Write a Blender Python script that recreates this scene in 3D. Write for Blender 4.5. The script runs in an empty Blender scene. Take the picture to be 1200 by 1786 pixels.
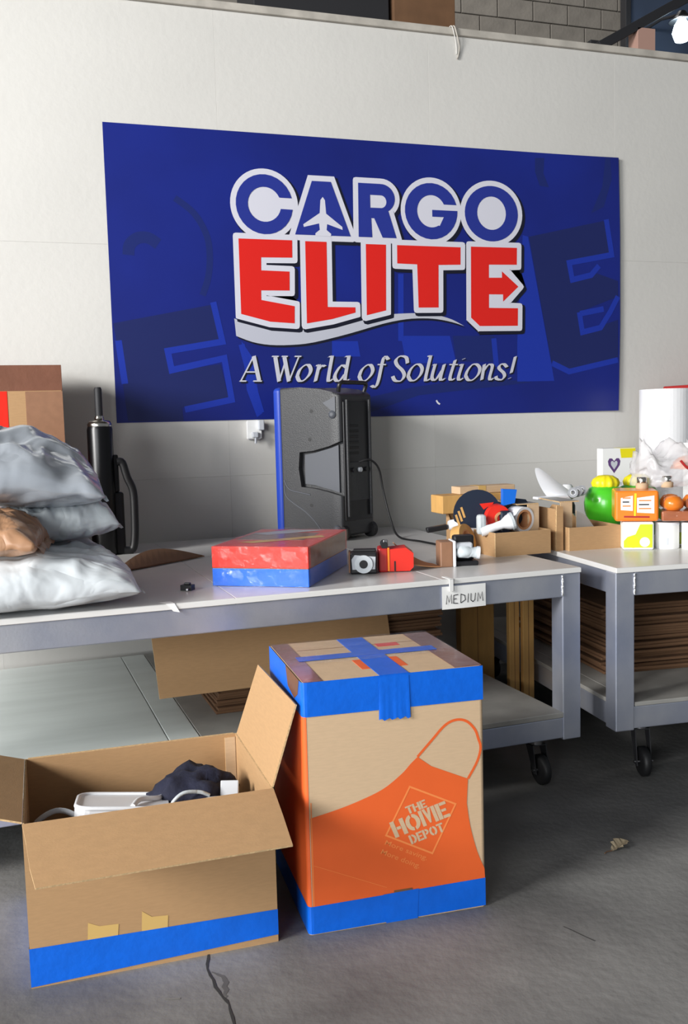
import bpy, bmesh, math, random
from mathutils import Vector, Matrix, noise
from mathutils.geometry import tessellate_polygon
rad = math.radians
S = bpy.context.scene
COL = S.collection
random.seed(7)

# ------------------------------------------------------------ camera, sky, lights, exposure
cam = bpy.data.objects.new('camera', bpy.data.cameras.new('camera'))
COL.objects.link(cam)
F_PX, YAW, PITCH, ROLL, EYE = 1669.76, 0.3198857, -0.0933776, -0.0267843, 1.495
cam.data.sensor_fit = 'VERTICAL'
cam.data.sensor_height = 24.0
cam.data.lens = F_PX / 1786 * 24.0
cam.data.clip_start = 0.05
fw = Vector((math.sin(YAW) * math.cos(PITCH), math.cos(YAW) * math.cos(PITCH), math.sin(PITCH)))
r0 = Vector((math.cos(YAW), -math.sin(YAW), 0)); u0 = r0.cross(fw)
rr = math.cos(ROLL) * r0 + math.sin(ROLL) * u0
uu = -math.sin(ROLL) * r0 + math.cos(ROLL) * u0
cam.matrix_world = Matrix(((rr.x, uu.x, -fw.x, 0), (rr.y, uu.y, -fw.y, 0), (rr.z, uu.z, -fw.z, EYE), (0, 0, 0, 1)))
S.camera = cam

world = bpy.data.worlds.new('daylight'); S.world = world; world.use_nodes = True
bg = world.node_tree.nodes['Background']
bg.inputs[0].default_value = (0.86, 0.93, 1.0, 1); bg.inputs[1].default_value = 0.20

def area_light(name, loc, target, sx, sy, watts, color):
    l = bpy.data.lights.new(name, 'AREA'); l.shape = 'RECTANGLE'; l.size = sx; l.size_y = sy
    l.energy = watts; l.color = color
    o = bpy.data.objects.new(name, l); COL.objects.link(o); o.location = loc
    o.rotation_euler = (Vector(target) - Vector(loc)).to_track_quat('-Z', 'Y').to_euler()
    return o
area_light('dock_door_daylight', (-8.0, 0.4, 4.3), (1.0, 4.6, 1.4), 3.0, 2.6, 1480, (1.0, 0.985, 0.96))
area_light('front_door_daylight', (-7.4, -6.0, 2.7), (1.0, 4.0, 0.9), 4.8, 4.4, 860, (0.96, 0.985, 1.0))

S.view_settings.view_transform = 'Standard'; S.view_settings.look = 'None'
S.view_settings.exposure = 0.04; S.view_settings.gamma = 1.0
S.view_settings.use_curve_mapping = False

# ------------------------------------------------------------ materials
def lin(c):
    return tuple(((x / 255) / 12.92 if x / 255 <= 0.04045 else ((x / 255 + 0.055) / 1.055) ** 2.4) for x in c)
def mat(name, rgb, rough=0.6, metal=0.0, var=0.0, vscale=6.0, rgb2=None, bump=0.0, bscale=60.0, coat=0.0,
        alpha=1.0, stretch=(1, 1, 1), spec=0.5, emit=0.0, detail=4.0, contrast=(0.35, 0.65), trans=0.0, bdist=0.01, ridge=False):
    m = bpy.data.materials.new(name); m.use_nodes = True
    nt = m.node_tree; b = nt.nodes['Principled BSDF']; c = lin(rgb)
    b.inputs['Base Color'].default_value = (*c, 1)
    b.inputs['Roughness'].default_value = rough; b.inputs['Metallic'].default_value = metal
    b.inputs['Specular IOR Level'].default_value = spec
    b.inputs['Coat Weight'].default_value = coat; b.inputs['Coat Roughness'].default_value = 0.12
    b.inputs['Alpha'].default_value = alpha
    b.inputs['Transmission Weight'].default_value = trans
    if emit:
        b.inputs['Emission Color'].default_value = (*c, 1); b.inputs['Emission Strength'].default_value = emit
    if var or bump or rgb2:
        tc = nt.nodes.new('ShaderNodeTexCoord'); mp = nt.nodes.new('ShaderNodeMapping')
        mp.inputs['Scale'].default_value = stretch
        nt.links.new(tc.outputs['Object'], mp.inputs[0])
    if var or rgb2:
        n = nt.nodes.new('ShaderNodeTexNoise'); n.inputs['Scale'].default_value = vscale; n.inputs['Detail'].default_value = detail
        nt.links.new(mp.outputs[0], n.inputs['Vector'])
        r = nt.nodes.new('ShaderNodeValToRGB')
        r.color_ramp.elements[0].position, r.color_ramp.elements[1].position = contrast
        c2 = lin(rgb2) if rgb2 else tuple(x * (1 - var) for x in c)
        r.color_ramp.elements[0].color = (*c2, 1); r.color_ramp.elements[1].color = (*c, 1)
        nt.links.new(n.outputs['Fac'], r.inputs[0]); nt.links.new(r.outputs[0], b.inputs['Base Color'])
    if bump:
        n2 = nt.nodes.new('ShaderNodeTexNoise'); n2.inputs['Scale'].default_value = bscale; n2.inputs['Detail'].default_value = 5
        nt.links.new(mp.outputs[0], n2.inputs['Vector'])
        bp = nt.nodes.new('ShaderNodeBump'); bp.inputs['Strength'].default_value = bump; bp.inputs['Distance'].default_value = bdist
        hs = n2.outputs['Fac']
        if ridge:      # sharp crinkles: folded noise
            n2.inputs['Detail'].default_value = 2.5; n2.inputs['Distortion'].default_value = 0.6
            a = nt.nodes.new('ShaderNodeMath'); a.operation = 'SUBTRACT'; a.inputs[1].default_value = 0.5
            c_ = nt.nodes.new('ShaderNodeMath'); c_.operation = 'ABSOLUTE'
            nt.links.new(hs, a.inputs[0]); nt.links.new(a.outputs[0], c_.inputs[0]); hs = c_.outputs[0]
        nt.links.new(hs, bp.inputs['Height']); nt.links.new(bp.outputs[0], b.inputs['Normal'])
    return m

K = {}
K['wall'] = mat('white_wall_paint', (211, 209, 204), 0.65, var=0.05, vscale=1.3, bump=0.12, bscale=25)
K['cap'] = mat('wall_cap_wood', (190, 184, 174), 0.7, var=0.25, vscale=9)
K['concrete'] = mat('concrete_floor', (128, 127, 125), 0.62, rgb2=(98, 97, 96), vscale=2.2, bump=0.25, bscale=35, detail=8)
K['crack'] = mat('floor_crack', (48, 47, 46), 0.9)
K['stain'] = mat('floor_stain', (92, 91, 90), 0.8, var=0.2, vscale=9)
K['joint'] = mat('floor_joint', (120, 118, 114), 0.9)
K['block'] = mat('concrete_block', (142, 136, 128), 0.9, var=0.22, vscale=5, bump=0.3, bscale=40)
K['mortar'] = mat('mortar', (122, 117, 110), 0.95)
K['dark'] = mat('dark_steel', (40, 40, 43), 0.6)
K['ceil'] = mat('dark_ceiling', (62, 58, 54), 0.9, var=0.2)
K['alu'] = mat('aluminium', (208, 211, 220), 0.40, 0.72, rgb2=(168, 176, 198), vscale=2.5, stretch=(1, 1, 1), bump=0.05, bscale=90)  # bluish second tone paints reflections into the metal colour
K['weld'] = mat('weld_bead', (225, 225, 225), 0.3, 1.0, bump=0.5, bscale=120)
K['lam'] = mat('white_laminate', (214, 213, 211), 0.34, var=0.06, vscale=5, coat=0.15)
K['lamedge'] = mat('laminate_edge', (232, 231, 228), 0.4)
K['shelf'] = mat('grey_white_board', (228, 236, 234), 0.26, coat=0.3, var=0.08, vscale=4, stretch=(0.5, 3, 1))
K['board2'] = mat('grey_scuffed_board', (165, 163, 158), 0.5, var=0.2, vscale=7)
K['rubber'] = mat('black_rubber', (24, 24, 26), 0.55)
K['zinc'] = mat('zinc', (150, 150, 152), 0.35, 1.0)
K['kraft'] = mat('kraft_card', (178, 141, 100), 0.8, var=0.07, vscale=30, stretch=(1, 1, 6), bump=0.06, bscale=140)
K['kraftl'] = mat('pale_kraft_card', (206, 177, 143), 0.75, var=0.06, vscale=30, stretch=(1, 1, 6), bump=0.05, bscale=140)
K['kraftd'] = mat('brown_kraft_card', (142, 102, 68), 0.85, var=0.12, vscale=12)
K['kraftx'] = mat('dark_kraft_card', (116, 84, 58), 0.85, var=0.18, vscale=8)
K['kedge'] = mat('card_edge', (222, 188, 140), 0.85, var=0.3, vscale=150)
K['gold'] = mat('golden_card', (212, 164, 96), 0.7, var=0.15, vscale=9, stretch=(3, 3, 0.6))
K['blue'] = mat('blue_tape', (0, 102, 222), 0.42, var=0.10, vscale=14, coat=0.05, bump=0.12, bscale=40)
K['orange'] = mat('orange_ink', (232, 99, 40), 0.6, var=0.04, vscale=10)
K['orangel'] = mat('pale_orange_ink', (242, 138, 72), 0.6)
K['btape'] = mat('brown_tape', (126, 84, 66), 0.28, var=0.12, vscale=10, coat=0.4, bump=0.2, bscale=25)
K['yellowtape'] = mat('faded_tape', (208, 172, 104), 0.5)
K['redtape'] = mat('red_tape', (224, 40, 22), 0.32, coat=0.3, bump=0.15, bscale=25)
def film_mat(name, k0, k1, rough, bs):
    m = mat(name, (240, 240, 242), rough, bump=0.8, bscale=bs, stretch=(1, 3, 1)); nt = m.node_tree
    tr = nt.nodes.new('ShaderNodeBsdfTransparent'); gl = nt.nodes.new('ShaderNodeBsdfGlossy'); mx = nt.nodes.new('ShaderNodeMixShader')
    lw = nt.nodes.new('ShaderNodeLayerWeight'); lw.inputs[0].default_value = 0.35
    mr = nt.nodes.new('ShaderNodeMapRange'); mr.inputs[3].default_value = k0; mr.inputs[4].default_value = k1
    gl.inputs['Roughness'].default_value = rough
    bp = [x for x in nt.nodes if x.type == 'BUMP'][0]
    nt.links.new(bp.outputs[0], gl.inputs['Normal']); nt.links.new(lw.outputs['Facing'], mr.inputs[0]); nt.links.new(mr.outputs[0], mx.inputs[0])
    nt.links.new(tr.outputs[0], mx.inputs[1]); nt.links.new(gl.outputs[0], mx.inputs[2])
    nt.links.new(mx.outputs[0], nt.nodes['Material Output'].inputs[0]); return m
K['film'] = film_mat('clear_film', 0.025, 0.22, 0.10, 22)
K['clearbag'] = mat('clear_plastic_bag', (238, 236, 238), 0.2, alpha=0.42, bump=0.5, bscale=18)
K['navyink'] = mat('banner_blue', (20, 37, 130), 0.38, rgb2=(17, 30, 110), vscale=0.9, coat=0.0)
K['ghostd'] = mat('banner_dark_navy', (25, 35, 92), 0.38)
K['ghostd2'] = mat('banner_navy_shade', (23, 37, 104), 0.38)
K['ghostl'] = mat('banner_bright_blue', (25, 50, 158), 0.38)
K['white_ink'] = mat('white_ink', (210, 210, 221), 0.42)
K['letterblue'] = mat('letter_blue', (36, 50, 140), 0.4)
K['letterred'] = mat('letter_red', (218, 32, 24), 0.4)
K['black_ink'] = mat('black_ink', (14, 16, 36), 0.45)
K['silver_ink'] = mat('silver_ink', (186, 188, 200), 0.42)
K['tag_ink'] = mat('tagline_silver', (198, 198, 208), 0.42)
K['blackp'] = mat('black_plastic', (46, 47, 50), 0.42, bump=0.15, bscale=220)
K['blackp2'] = mat('black_plastic_panel', (27, 27, 30), 0.35)
K['recess'] = mat('grey_plastic_pocket', (78, 81, 88), 0.45)
K['bezel'] = mat('blue_plastic', (24, 60, 165), 0.4)
K['gloss'] = mat('gloss_black', (12, 12, 14), 0.30, spec=0.35)
K['strap'] = mat('black_rubber_strap', (20, 20, 22), 0.5)
K['chrome'] = mat('chrome', (205, 200, 192), 0.2, 1.0)
K['polyw'] = mat('white_poly', (218, 224, 228), 0.34, var=0.06, vscale=7, bump=0.5, bscale=5, coat=0.15, ridge=True, bdist=0.05, stretch=(1, 1.8, 1))
K['polys'] = mat('silver_poly', (190, 197, 206), 0.28, metal=0.35, var=0.12, vscale=6, bump=0.5, bscale=4, coat=0.2, ridge=True, bdist=0.06, stretch=(1, 1.8, 1))
K['polyg'] = mat('grey_poly', (200, 208, 212), 0.32, var=0.15, vscale=8, bump=0.5, bscale=7, coat=0.15, ridge=True, bdist=0.04)
K['polyb'] = mat('brown_poly', (178, 136, 104), 0.40, var=0.2, vscale=10, bump=0.5, bscale=9, coat=0.15, ridge=True, bdist=0.04)
K['whitep'] = mat('white_plastic', (232, 234, 238), 0.35)
K['greyp'] = mat('pale_grey_plastic', (196, 200, 206), 0.4)
K['navy'] = mat('navy_cloth', (26, 29, 52), 0.85, var=0.3, vscale=20, bump=0.4, bscale=40)
K['tgnavy'] = mat('dark_navy_metal', (30, 40, 58), 0.4)
K['red'] = mat('red_plastic', (222, 44, 30), 0.4)
K['dred'] = mat('dark_red_plastic', (168, 30, 30), 0.45)
K['core'] = mat('tape_core_card', (196, 140, 96), 0.8)
K['tan'] = mat('tan_tape', (150, 110, 84), 0.4, var=0.1, vscale=30)
K['green'] = mat('green_plastic', (78, 196, 44), 0.25, coat=0.4)
K['dgreen'] = mat('dark_green_plastic', (28, 138, 40), 0.3, coat=0.3)
K['yellow'] = mat('yellow_plastic', (236, 222, 28), 0.4)
K['lime'] = mat('lime_print', (206, 224, 40), 0.45)
K['paper'] = mat('white_paper', (240, 240, 238), 0.7)
K['rollw'] = mat('white_wrap_roll', (238, 238, 240), 0.3, coat=0.2, bump=0.25, bscale=9)
K['ink'] = mat('pen_ink', (50, 50, 56), 0.7)
K['purple'] = mat('purple_print', (96, 66, 120), 0.5)
K['packo'] = mat('orange_wrapper', (240, 132, 36), 0.3, coat=0.4)
K['packr'] = mat('brown_wrapper', (176, 104, 70), 0.25, var=0.2, vscale=12, coat=0.5)
K['skyblue'] = mat('bright_blue_plastic', (20, 108, 215), 0.4)
K['leaf'] = mat('dry_leaf', (150, 136, 112), 0.8)
K['lamp'] = mat('lamp_glow', (215, 240, 255), 0.4, emit=14.0)
K['pink'] = mat('faded_pink_paint', (186, 148, 134), 0.7)
K['steelblue'] = mat('blue_grey_panel', (52, 64, 84), 0.7)

# ------------------------------------------------------------ geometry helpers
class G:
    def __init__(s): s.v = []; s.f = []; s.mi = []; s.sm = []
    def add(s, vs, fs, mi=0, M=None, smooth=False):
        n = len(s.v)
        s.v += [tuple(M @ Vector(p)) if M else tuple(p) for p in vs]
        for f in fs:
            s.f.append([n + i for i in f]); s.mi.append(mi); s.sm.append(smooth)
        return s
    def bm(s, b, mi=0, M=None, smooth=False):
        b.verts.index_update()
        s.add([v.co.copy() for v in b.verts], [[v.index for v in f.verts] for f in b.faces], mi, M, smooth); b.free(); return s
    def box(s, x0, x1, y0, y1, z0, z1, bev=0.0, mi=0, M=None, seg=2):
        b = bmesh.new(); bmesh.ops.create_cube(b, size=1.0)
        for v in b.verts:
            v.co = Vector(((x0 + x1) / 2 + v.co.x * (x1 - x0), (y0 + y1) / 2 + v.co.y * (y1 - y0), (z0 + z1) / 2 + v.co.z * (z1 - z0)))
        if bev: bmesh.ops.bevel(b, geom=b.edges[:], offset=bev, segments=seg, affect='EDGES', profile=0.5)
        return s.bm(b, mi, M)
    def lathe(s, prof, n=24, mi=0, M=None, smooth=True, sx=1.0):
        vs, fs = [], []
        for r, z in prof:
            for k in range(n):
                a = 2 * math.pi * k / n; vs.append((r * math.cos(a) * sx, r * math.sin(a), z))
        for i in range(len(prof) - 1):
            for k in range(n):
                k2 = (k + 1) % n; fs.append([i * n + k, i * n + k2, (i + 1) * n + k2, (i + 1) * n + k])
        s.add(vs, fs, mi, M, smooth)
        s.add(vs[:n], [list(range(n))[::-1]], mi, M); s.add(vs[-n:], [list(range(n))], mi, M)
        return s
    def cyl(s, r, z0, z1, n=20, mi=0, M=None): return s.lathe([(r, z0), (r, z1)], n, mi, M)
    def ring(s, ro, ri, z0, z1, n=28, mi=0, M=None):
        prof = [(ri, z0), (ro, z0), (ro, z1), (ri, z1)]; vs, fs = [], []
        for k in range(n):
            a = 2 * math.pi * k / n
            for r, z in prof: vs.append((r * math.cos(a), r * math.sin(a), z))
        for k in range(n):
            k2 = (k + 1) % n
            for i in range(4):
                j = (i + 1) % 4; fs.append([k * 4 + i, k2 * 4 + i, k2 * 4 + j, k * 4 + j])
        return s.add(vs, fs, mi, M)
    def tube(s, pts, r, n=10, mi=0, M=None, sq=1.0):
        pts = [Vector(p) for p in pts]; rs = r if isinstance(r, (list, tuple)) else [r] * len(pts)
        vs, fs = [], []; up = Vector((0.13, 0.21, 0.97))
        for i, p in enumerate(pts):
            t = (pts[min(i + 1, len(pts) - 1)] - pts[max(i - 1, 0)]).normalized()
            if abs(t.dot(up)) > 0.95: up = Vector((0.97, 0.1, 0.2))
            a = t.cross(up).normalized(); b_ = a.cross(t).normalized(); up = b_
            for k in range(n):
                th = 2 * math.pi * k / n
                vs.append(p + a * (rs[i] * math.cos(th)) + b_ * (rs[i] * sq * math.sin(th)))
        for i in range(len(pts) - 1):
            for k in range(n):
                k2 = (k + 1) % n; fs.append([i * n + k, i * n + k2, (i + 1) * n + k2, (i + 1) * n + k])
        s.add(vs, fs, mi, M, True)
        s.add(vs[:n], [list(range(n))[::-1]], mi, M); s.add(vs[-n:], [list(range(n))], mi, M)
        return s
    def flat(s, loops, mi=0, M=None, z=0.0):
        """a filled flat polygon (first loop) with holes"""
        ls = [[Vector((x, y, 0)) for x, y in l] for l in loops]
        tris = tessellate_polygon(ls); vs = [(p.x, p.y, z) for l in ls for p in l]
        out = []
        for t in tris:
            a, b, c = [Vector(vs[i]) for i in t]
            out.append(list(t) if (b - a).cross(c - a).z > 0 else list(t)[::-1])
        return s.add(vs, out, mi, M)
    def prism(s, loop, z0, z1, mi=0, M=None):
        n = len(loop); ar = sum(loop[i][0] * loop[(i + 1) % n][1] - loop[(i + 1) % n][0] * loop[i][1] for i in range(n))
        if ar < 0: loop = loop[::-1]
        tris = tessellate_polygon([[Vector((x, y, 0)) for x, y in loop]])
        vs = [(x, y, z0) for x, y in loop] + [(x, y, z1) for x, y in loop]; fs = []
        for t in tris:
            a, b, c = [Vector((*loop[i], 0)) for i in t]
            t = list(t) if (b - a).cross(c - a).z > 0 else list(t)[::-1]
            fs.append([i + n for i in t]); fs.append(t[::-1])
        for i in range(n):
            j = (i + 1) % n; fs.append([i, j, n + j, n + i])
        return s.add(vs, fs, mi, M)
    def stroke(s, pts, w, mi=0, M=None, z=0.0, closed=False):
        """flat ribbon of width w with mitred joins"""
        P = [Vector((a, b)) for a, b in pts]; n = len(P); vs = []
        for i, p in enumerate(P):
            d0 = (p - P[i - 1]).normalized() if (closed or i) else (P[1] - p).normalized()
            d1 = (P[(i + 1) % n] - p).normalized() if (closed or i < n - 1) else d0
            m = Vector((-d0.y - d1.y, d0.x + d1.x))
            m = m.normalized() if m.length > 1e-6 else Vector((-d0.y, d0.x))
            k = w / 2 / max(0.55, m.dot(Vector((-d0.y, d0.x))))
            vs += [(p.x + m.x * k, p.y + m.y * k, z), (p.x - m.x * k, p.y - m.y * k, z)]
        return s.add(vs, [[2 * i, 2 * i + 1, (2 * i + 3) % (2 * n), (2 * i + 2) % (2 * n)] for i in range(n if closed else n - 1)], mi, M)
    def disc(s, x, y, r, mi=0, M=None, z=0.0, n=32, ry=None):
        ry = ry or r
        return s.add([(x + r * math.cos(2 * math.pi * k / n), y + ry * math.sin(2 * math.pi * k / n), z) for k in range(n)], [list(range(n))], mi, M)

def mesh(g, name, mats):
    me = bpy.data.meshes.new(name); me.from_pydata(g.v, [], g.f); 
    me.polygons.foreach_set('material_index', g.mi); me.polygons.foreach_set('use_smooth', g.sm)
    for m in (mats if isinstance(mats, (list, tuple)) else [mats]): me.materials.append(K[m] if isinstance(m, str) else m)
    me.update(); return me
def tag(o, label=None, cat=None, group=None, kind=None):
    for k, v in (('label', label), ('category', cat), ('group', group), ('kind', kind)):
        if v: o[k] = v
    return o
def obj(name, g, mats, parent=None, loc=None, rot=None, label=None, kind=None):
    o = bpy.data.objects.new(name, mesh(g, name, mats)); COL.objects.link(o)
    if parent: o.parent = parent
    if loc: o.location = loc
    if rot: o.rotation_euler = rot
    return tag(o, label, None, None, kind)
def thing(name, label, cat, loc=(0, 0, 0), rotz=0.0, group=None):
    o = bpy.data.objects.new(name, None); COL.objects.link(o); o.empty_display_size = 0.05
    o.location = loc; o.rotation_euler = (0, 0, rotz)
    return tag(o, label, cat, group)
def structure(name, g, mats, **k):
    return obj(name, g, mats, kind='structure', **k)
def copy_tree(o, parent=None):
    c = o.copy(); COL.objects.link(c); c.parent = parent
    for ch in list(o.children): copy_tree(ch, c)
    return c
def T(x=0, y=0, z=0): return Matrix.Translation((x, y, z))
def RX(d): return Matrix.Rotation(rad(d), 4, 'X')
def RY(d): return Matrix.Rotation(rad(d), 4, 'Y')
def RZ(d): return Matrix.Rotation(rad(d), 4, 'Z')
def text(s, size, bold=0.0, shear=0.0, spacing=1.0):
    """flat lettering as triangles"""
    cu = bpy.data.curves.new('t', 'FONT'); cu.body = s; cu.size = size; cu.offset = bold; cu.shear = shear; cu.space_character = spacing
    cu.resolution_u = 3
    o = bpy.data.objects.new('t', cu); COL.objects.link(o)
    dg = bpy.context.evaluated_depsgraph_get(); dg.update()
    me = bpy.data.meshes.new_from_object(o.evaluated_get(dg))
    vs = [v.co.copy() for v in me.vertices]; fs = [list(p.vertices) for p in me.polygons]
    bpy.data.objects.remove(o); bpy.data.curves.remove(cu); bpy.data.meshes.remove(me)
    return vs, fs
def fit_text(s, w, h, bold=0.0, shear=0.0):
    vs, fs = text(s, 1.0, bold, shear)
    x0 = min(v.x for v in vs); x1 = max(v.x for v in vs); y0 = min(v.y for v in vs); y1 = max(v.y for v in vs)
    return [((v.x - x0) / (x1 - x0) * w, (v.y - y0) / (y1 - y0) * h, 0) for v in vs], fs
def smooth_line(P, k=5, closed=False):
    """Catmull-Rom through points"""
    P = [Vector(p) for p in P]
    if len(P) < 3: return P
    out = []; n = len(P)
    for i in range(n if closed else n - 1):
        a = P[(i - 1) % n] if (closed or i > 0) else P[0]; b = P[i]; c = P[(i + 1) % n]
        d = P[(i + 2) % n] if (closed or i < n - 2) else P[-1]
        for j in range(k):
            t = j / k
            out.append(0.5 * ((2 * b) + (c - a) * t + (2 * a - 5 * b + 4 * c - d) * t * t + (3 * b - a - 3 * c + d) * t ** 3))
    if not closed: out.append(P[-1])
    return out

# ------------------------------------------------------------ print outlines, metres on their own sheet
TAG = [[[(0.669,0.2118),(0.7441,0.3434)],[(0.7441,0.3434),(0.7696,0.2106)],[(0.6994,0.2581),(0.7605,0.2575)],[(0.6618,0.2098),(0.6976,0.2093)],[(0.7371,0.2089),(0.784,0.2083)]],[[(0.8649,0.3394),(0.8823,0.2057)],[(0.8823,0.2057),(0.9252,0.3251)],[(0.9161,0.3392),(0.9374,0.2051)],[(0.9374,0.2051),(0.9971,0.3354)],[(0.8468,0.3416),(0.8832,0.3415)],[(0.9015,0.3414),(0.9346,0.3413)],[(0.9751,0.3411),(1.0121,0.341)]],[[(0.9864,0.2329),(0.9967,0.2079),(1.019,0.2077),(1.0496,0.2322),(1.0656,0.2641),(1.0553,0.2926),(1.0329,0.2927),(1.0024,0.2681),(0.9864,0.2329)]],[[(1.1153,0.2943),(1.0899,0.2033)],[(1.0963,0.2887),(1.1153,0.2943)],[(1.1052,0.2602),(1.1302,0.2899),(1.1474,0.2848)]],[[(1.1922,0.3417),(1.1658,0.2167),(1.1768,0.2058),(1.1908,0.215)],[(1.1731,0.3382),(1.1922,0.3417)]],[[(1.2913,0.3413),(1.2648,0.217),(1.2721,0.2033),(1.2877,0.2117)],[(1.2721,0.3392),(1.2913,0.3413)],[(1.2765,0.2767),(1.2478,0.2913),(1.2179,0.2592),(1.204,0.227),(1.2148,0.2039),(1.2379,0.2101),(1.2656,0.2444)]],[[(1.3499,0.2291),(1.3608,0.2037),(1.3841,0.2034),(1.4159,0.2285),(1.4323,0.261),(1.4214,0.2901),(1.398,0.2903),(1.3663,0.2652),(1.3499,0.2291)]],[[(1.529,0.3208),(1.5113,0.339),(1.4976,0.326),(1.4822,0.2715),(1.4631,0.1988),(1.4442,0.1662),(1.4218,0.176)],[(1.4631,0.2935),(1.5126,0.2931)]],[[(1.6452,0.2996),(1.638,0.3327),(1.6023,0.3402),(1.574,0.3183),(1.5813,0.289),(1.6124,0.2595),(1.6237,0.23),(1.6031,0.2008),(1.5673,0.2012),(1.5521,0.2271)]],[[(1.6476,0.2261),(1.6631,0.2016),(1.6913,0.2035),(1.7241,0.2327),(1.7354,0.2695),(1.7173,0.2933),(1.6891,0.2883),(1.6603,0.2591),(1.6476,0.2261)]],[[(1.7911,0.3417),(1.7561,0.2139),(1.7639,0.2004),(1.7844,0.2098)],[(1.7708,0.338),(1.7911,0.3417)]],[[(1.8187,0.2926),(1.7969,0.2245),(1.8047,0.2022),(1.8252,0.2094),(1.863,0.2611)],[(1.8759,0.2923),(1.8498,0.2128),(1.8603,0.2015),(1.876,0.2103)],[(1.8023,0.2876),(1.8187,0.2926)]],[[(1.9464,0.3165),(1.9116,0.2196),(1.9195,0.2009),(1.9404,0.2096)],[(1.9088,0.2906),(1.9625,0.2902)]],[[(1.9915,0.2915),(1.9654,0.2191),(1.9717,0.2003),(1.9943,0.2113)],[(2.0004,0.3237),(2.0012,0.3214)],[(1.9707,0.2864),(1.9915,0.2915)]],[[(2.0113,0.2261),(2.0275,0.1996),(2.0569,0.2008),(2.0926,0.2306),(2.1041,0.2667),(2.0834,0.291),(2.054,0.2874),(2.0243,0.256),(2.0113,0.2261)]],[[(2.134,0.2906),(2.1158,0.2001)],[(2.1249,0.2476),(2.1593,0.2874),(2.183,0.2873),(2.1845,0.2699),(2.1667,0.2132),(2.175,0.1994),(2.1922,0.2091)]],[[(2.2828,0.2729),(2.2616,0.2921),(2.2358,0.2847),(2.2313,0.2657),(2.2609,0.2388),(2.2649,0.2159),(2.2433,0.1986),(2.2134,0.2051),(2.2094,0.2203)]],[[(2.3395,0.3351),(2.3108,0.2384)],[(2.2992,0.2087),(2.3,0.2064)]]]
APRON = [(0.011, 0.3534), (0.094, 0.3698), (0.1642, 0.3882), (0.2355, 0.4138), (0.2934, 0.452), (0.3228, 0.48), (0.3448, 0.4984), (0.3876, 0.465), (0.5046, 0.4114), (0.4997, 0.3366), (0.5098, 0.2631), (0.5311, 0.1802), (0.5545, 0.1219), (0.5569, 0.0738), (0.0022, 0.0697)]
STRAP = [(0.3448, 0.4984), (0.3891, 0.5424), (0.4337, 0.5852), (0.4706, 0.5981), (0.5037, 0.5895), (0.5293, 0.5619), (0.5401, 0.5322), (0.5471, 0.5028), (0.5353, 0.4613), (0.5046, 0.4114)]
DIAM = [(0.3187, 0.4103), (0.4632, 0.338), (0.386, 0.1945), (0.2412, 0.2709)]
GHOST_DARK = [[(0.006, 0.515), (0.523, 0.616), (0.566, 0.428), (0.275, 0.383), (0.291, 0.265), (0.561, 0.302), (0.597, 0.118), (0.345, 0.073), (0.349, 0.002), (0.059, 0.007), (0.018, 0.427)], [(2.439, 1.038), (2.947, 1.148), (2.991, 0.956), (2.699, 0.897), (2.72, 0.793), (2.903, 0.833), (3.045, 0.79), (3.045, 0.697), (2.773, 0.6), (2.794, 0.48), (3.045, 0.556), (3.045, 0.32), (2.706, 0.257), (2.584, 0.304)]]
GHOST_SHADE = [[(0.392, 1.172), (0.473, 1.115), (0.539, 1.022), (0.557, 0.927), (0.537, 0.782), (0.511, 0.657), (0.461, 0.656), (0.516, 0.781), (0.528, 0.926), (0.497, 1.028), (0.452, 1.107)], [(0.084, 0.825), (0.085, 0.912), (0.125, 0.973), (0.18, 0.999), (0.24, 0.984), (0.298, 0.919), (0.245, 0.937), (0.19, 0.935), (0.151, 0.887), (0.143, 0.8), (0.123, 0.793)], [(2.484, 1.494), (2.546, 1.498), (2.54, 1.408), (2.576, 1.33), (2.514, 1.336), (2.484, 1.414)], [(2.959, 1.522), (2.991, 1.522), (3.002, 1.397), (2.947, 1.23), (2.861, 1.19), (2.937, 1.348)], [(0.971, 0.425), (1.302, 0.425), (1.298, 0.296), (0.996, 0.298)], [(1.933, 0.456), (2.2, 0.457), (2.215, 0.305), (1.955, 0.307)], [(0.406, 1.188), (0.51, 1.073), (0.546, 0.941), (0.517, 0.913), (0.482, 1.059)], [(1.396, 0.107), (1.667, 0.161), (2.112, 0.215), (2.456, 0.181), (1.714, 0.116), (1.394, 0.019)]]
GHOST_BRIGHT = [[(0.534, 0.63), (0.576, 0.421), (0.281, 0.372), (0.298, 0.272), (0.583, 0.333), (0.615, 0.11), (0.359, 0.062)], [(0.028, 0.427), (0.051, 0.203)], [(0.68, 0.407), (0.705, 0.301), (0.777, 0.036)], [(2.964, 1.157), (3.002, 0.947), (2.71, 0.893), (2.731, 0.793), (2.86, 0.823), (2.914, 0.88)], [(2.589, 0.295), (2.706, 0.243), (3.045, 0.311)], [(2.778, 0.6), (2.799, 0.48), (2.924, 0.508), (2.99, 0.602), (3.045, 0.697)], [(2.783, 0.591), (2.946, 0.621)], [(1.617, 0.803), (1.609, 0.426)], [(2.2, 0.442), (2.215, 0.275)]]
GHOST_BAND = [[(2.398, 1.046), (2.434, 1.038), (2.584, 0.295), (2.604, 0.188), (2.353, 0.187), (2.355, 0.424)], [(1.609, 0.455), (1.916, 0.456), (1.955, 0.299), (1.638, 0.301)], [(0.681, 0.425), (0.735, 0.341), (0.782, 0.033), (0.752, 0.012), (0.7, 0.161)], [(1.195, 0.425), (1.348, 0.425), (1.361, 0.339), (1.193, 0.34)]]

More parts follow.
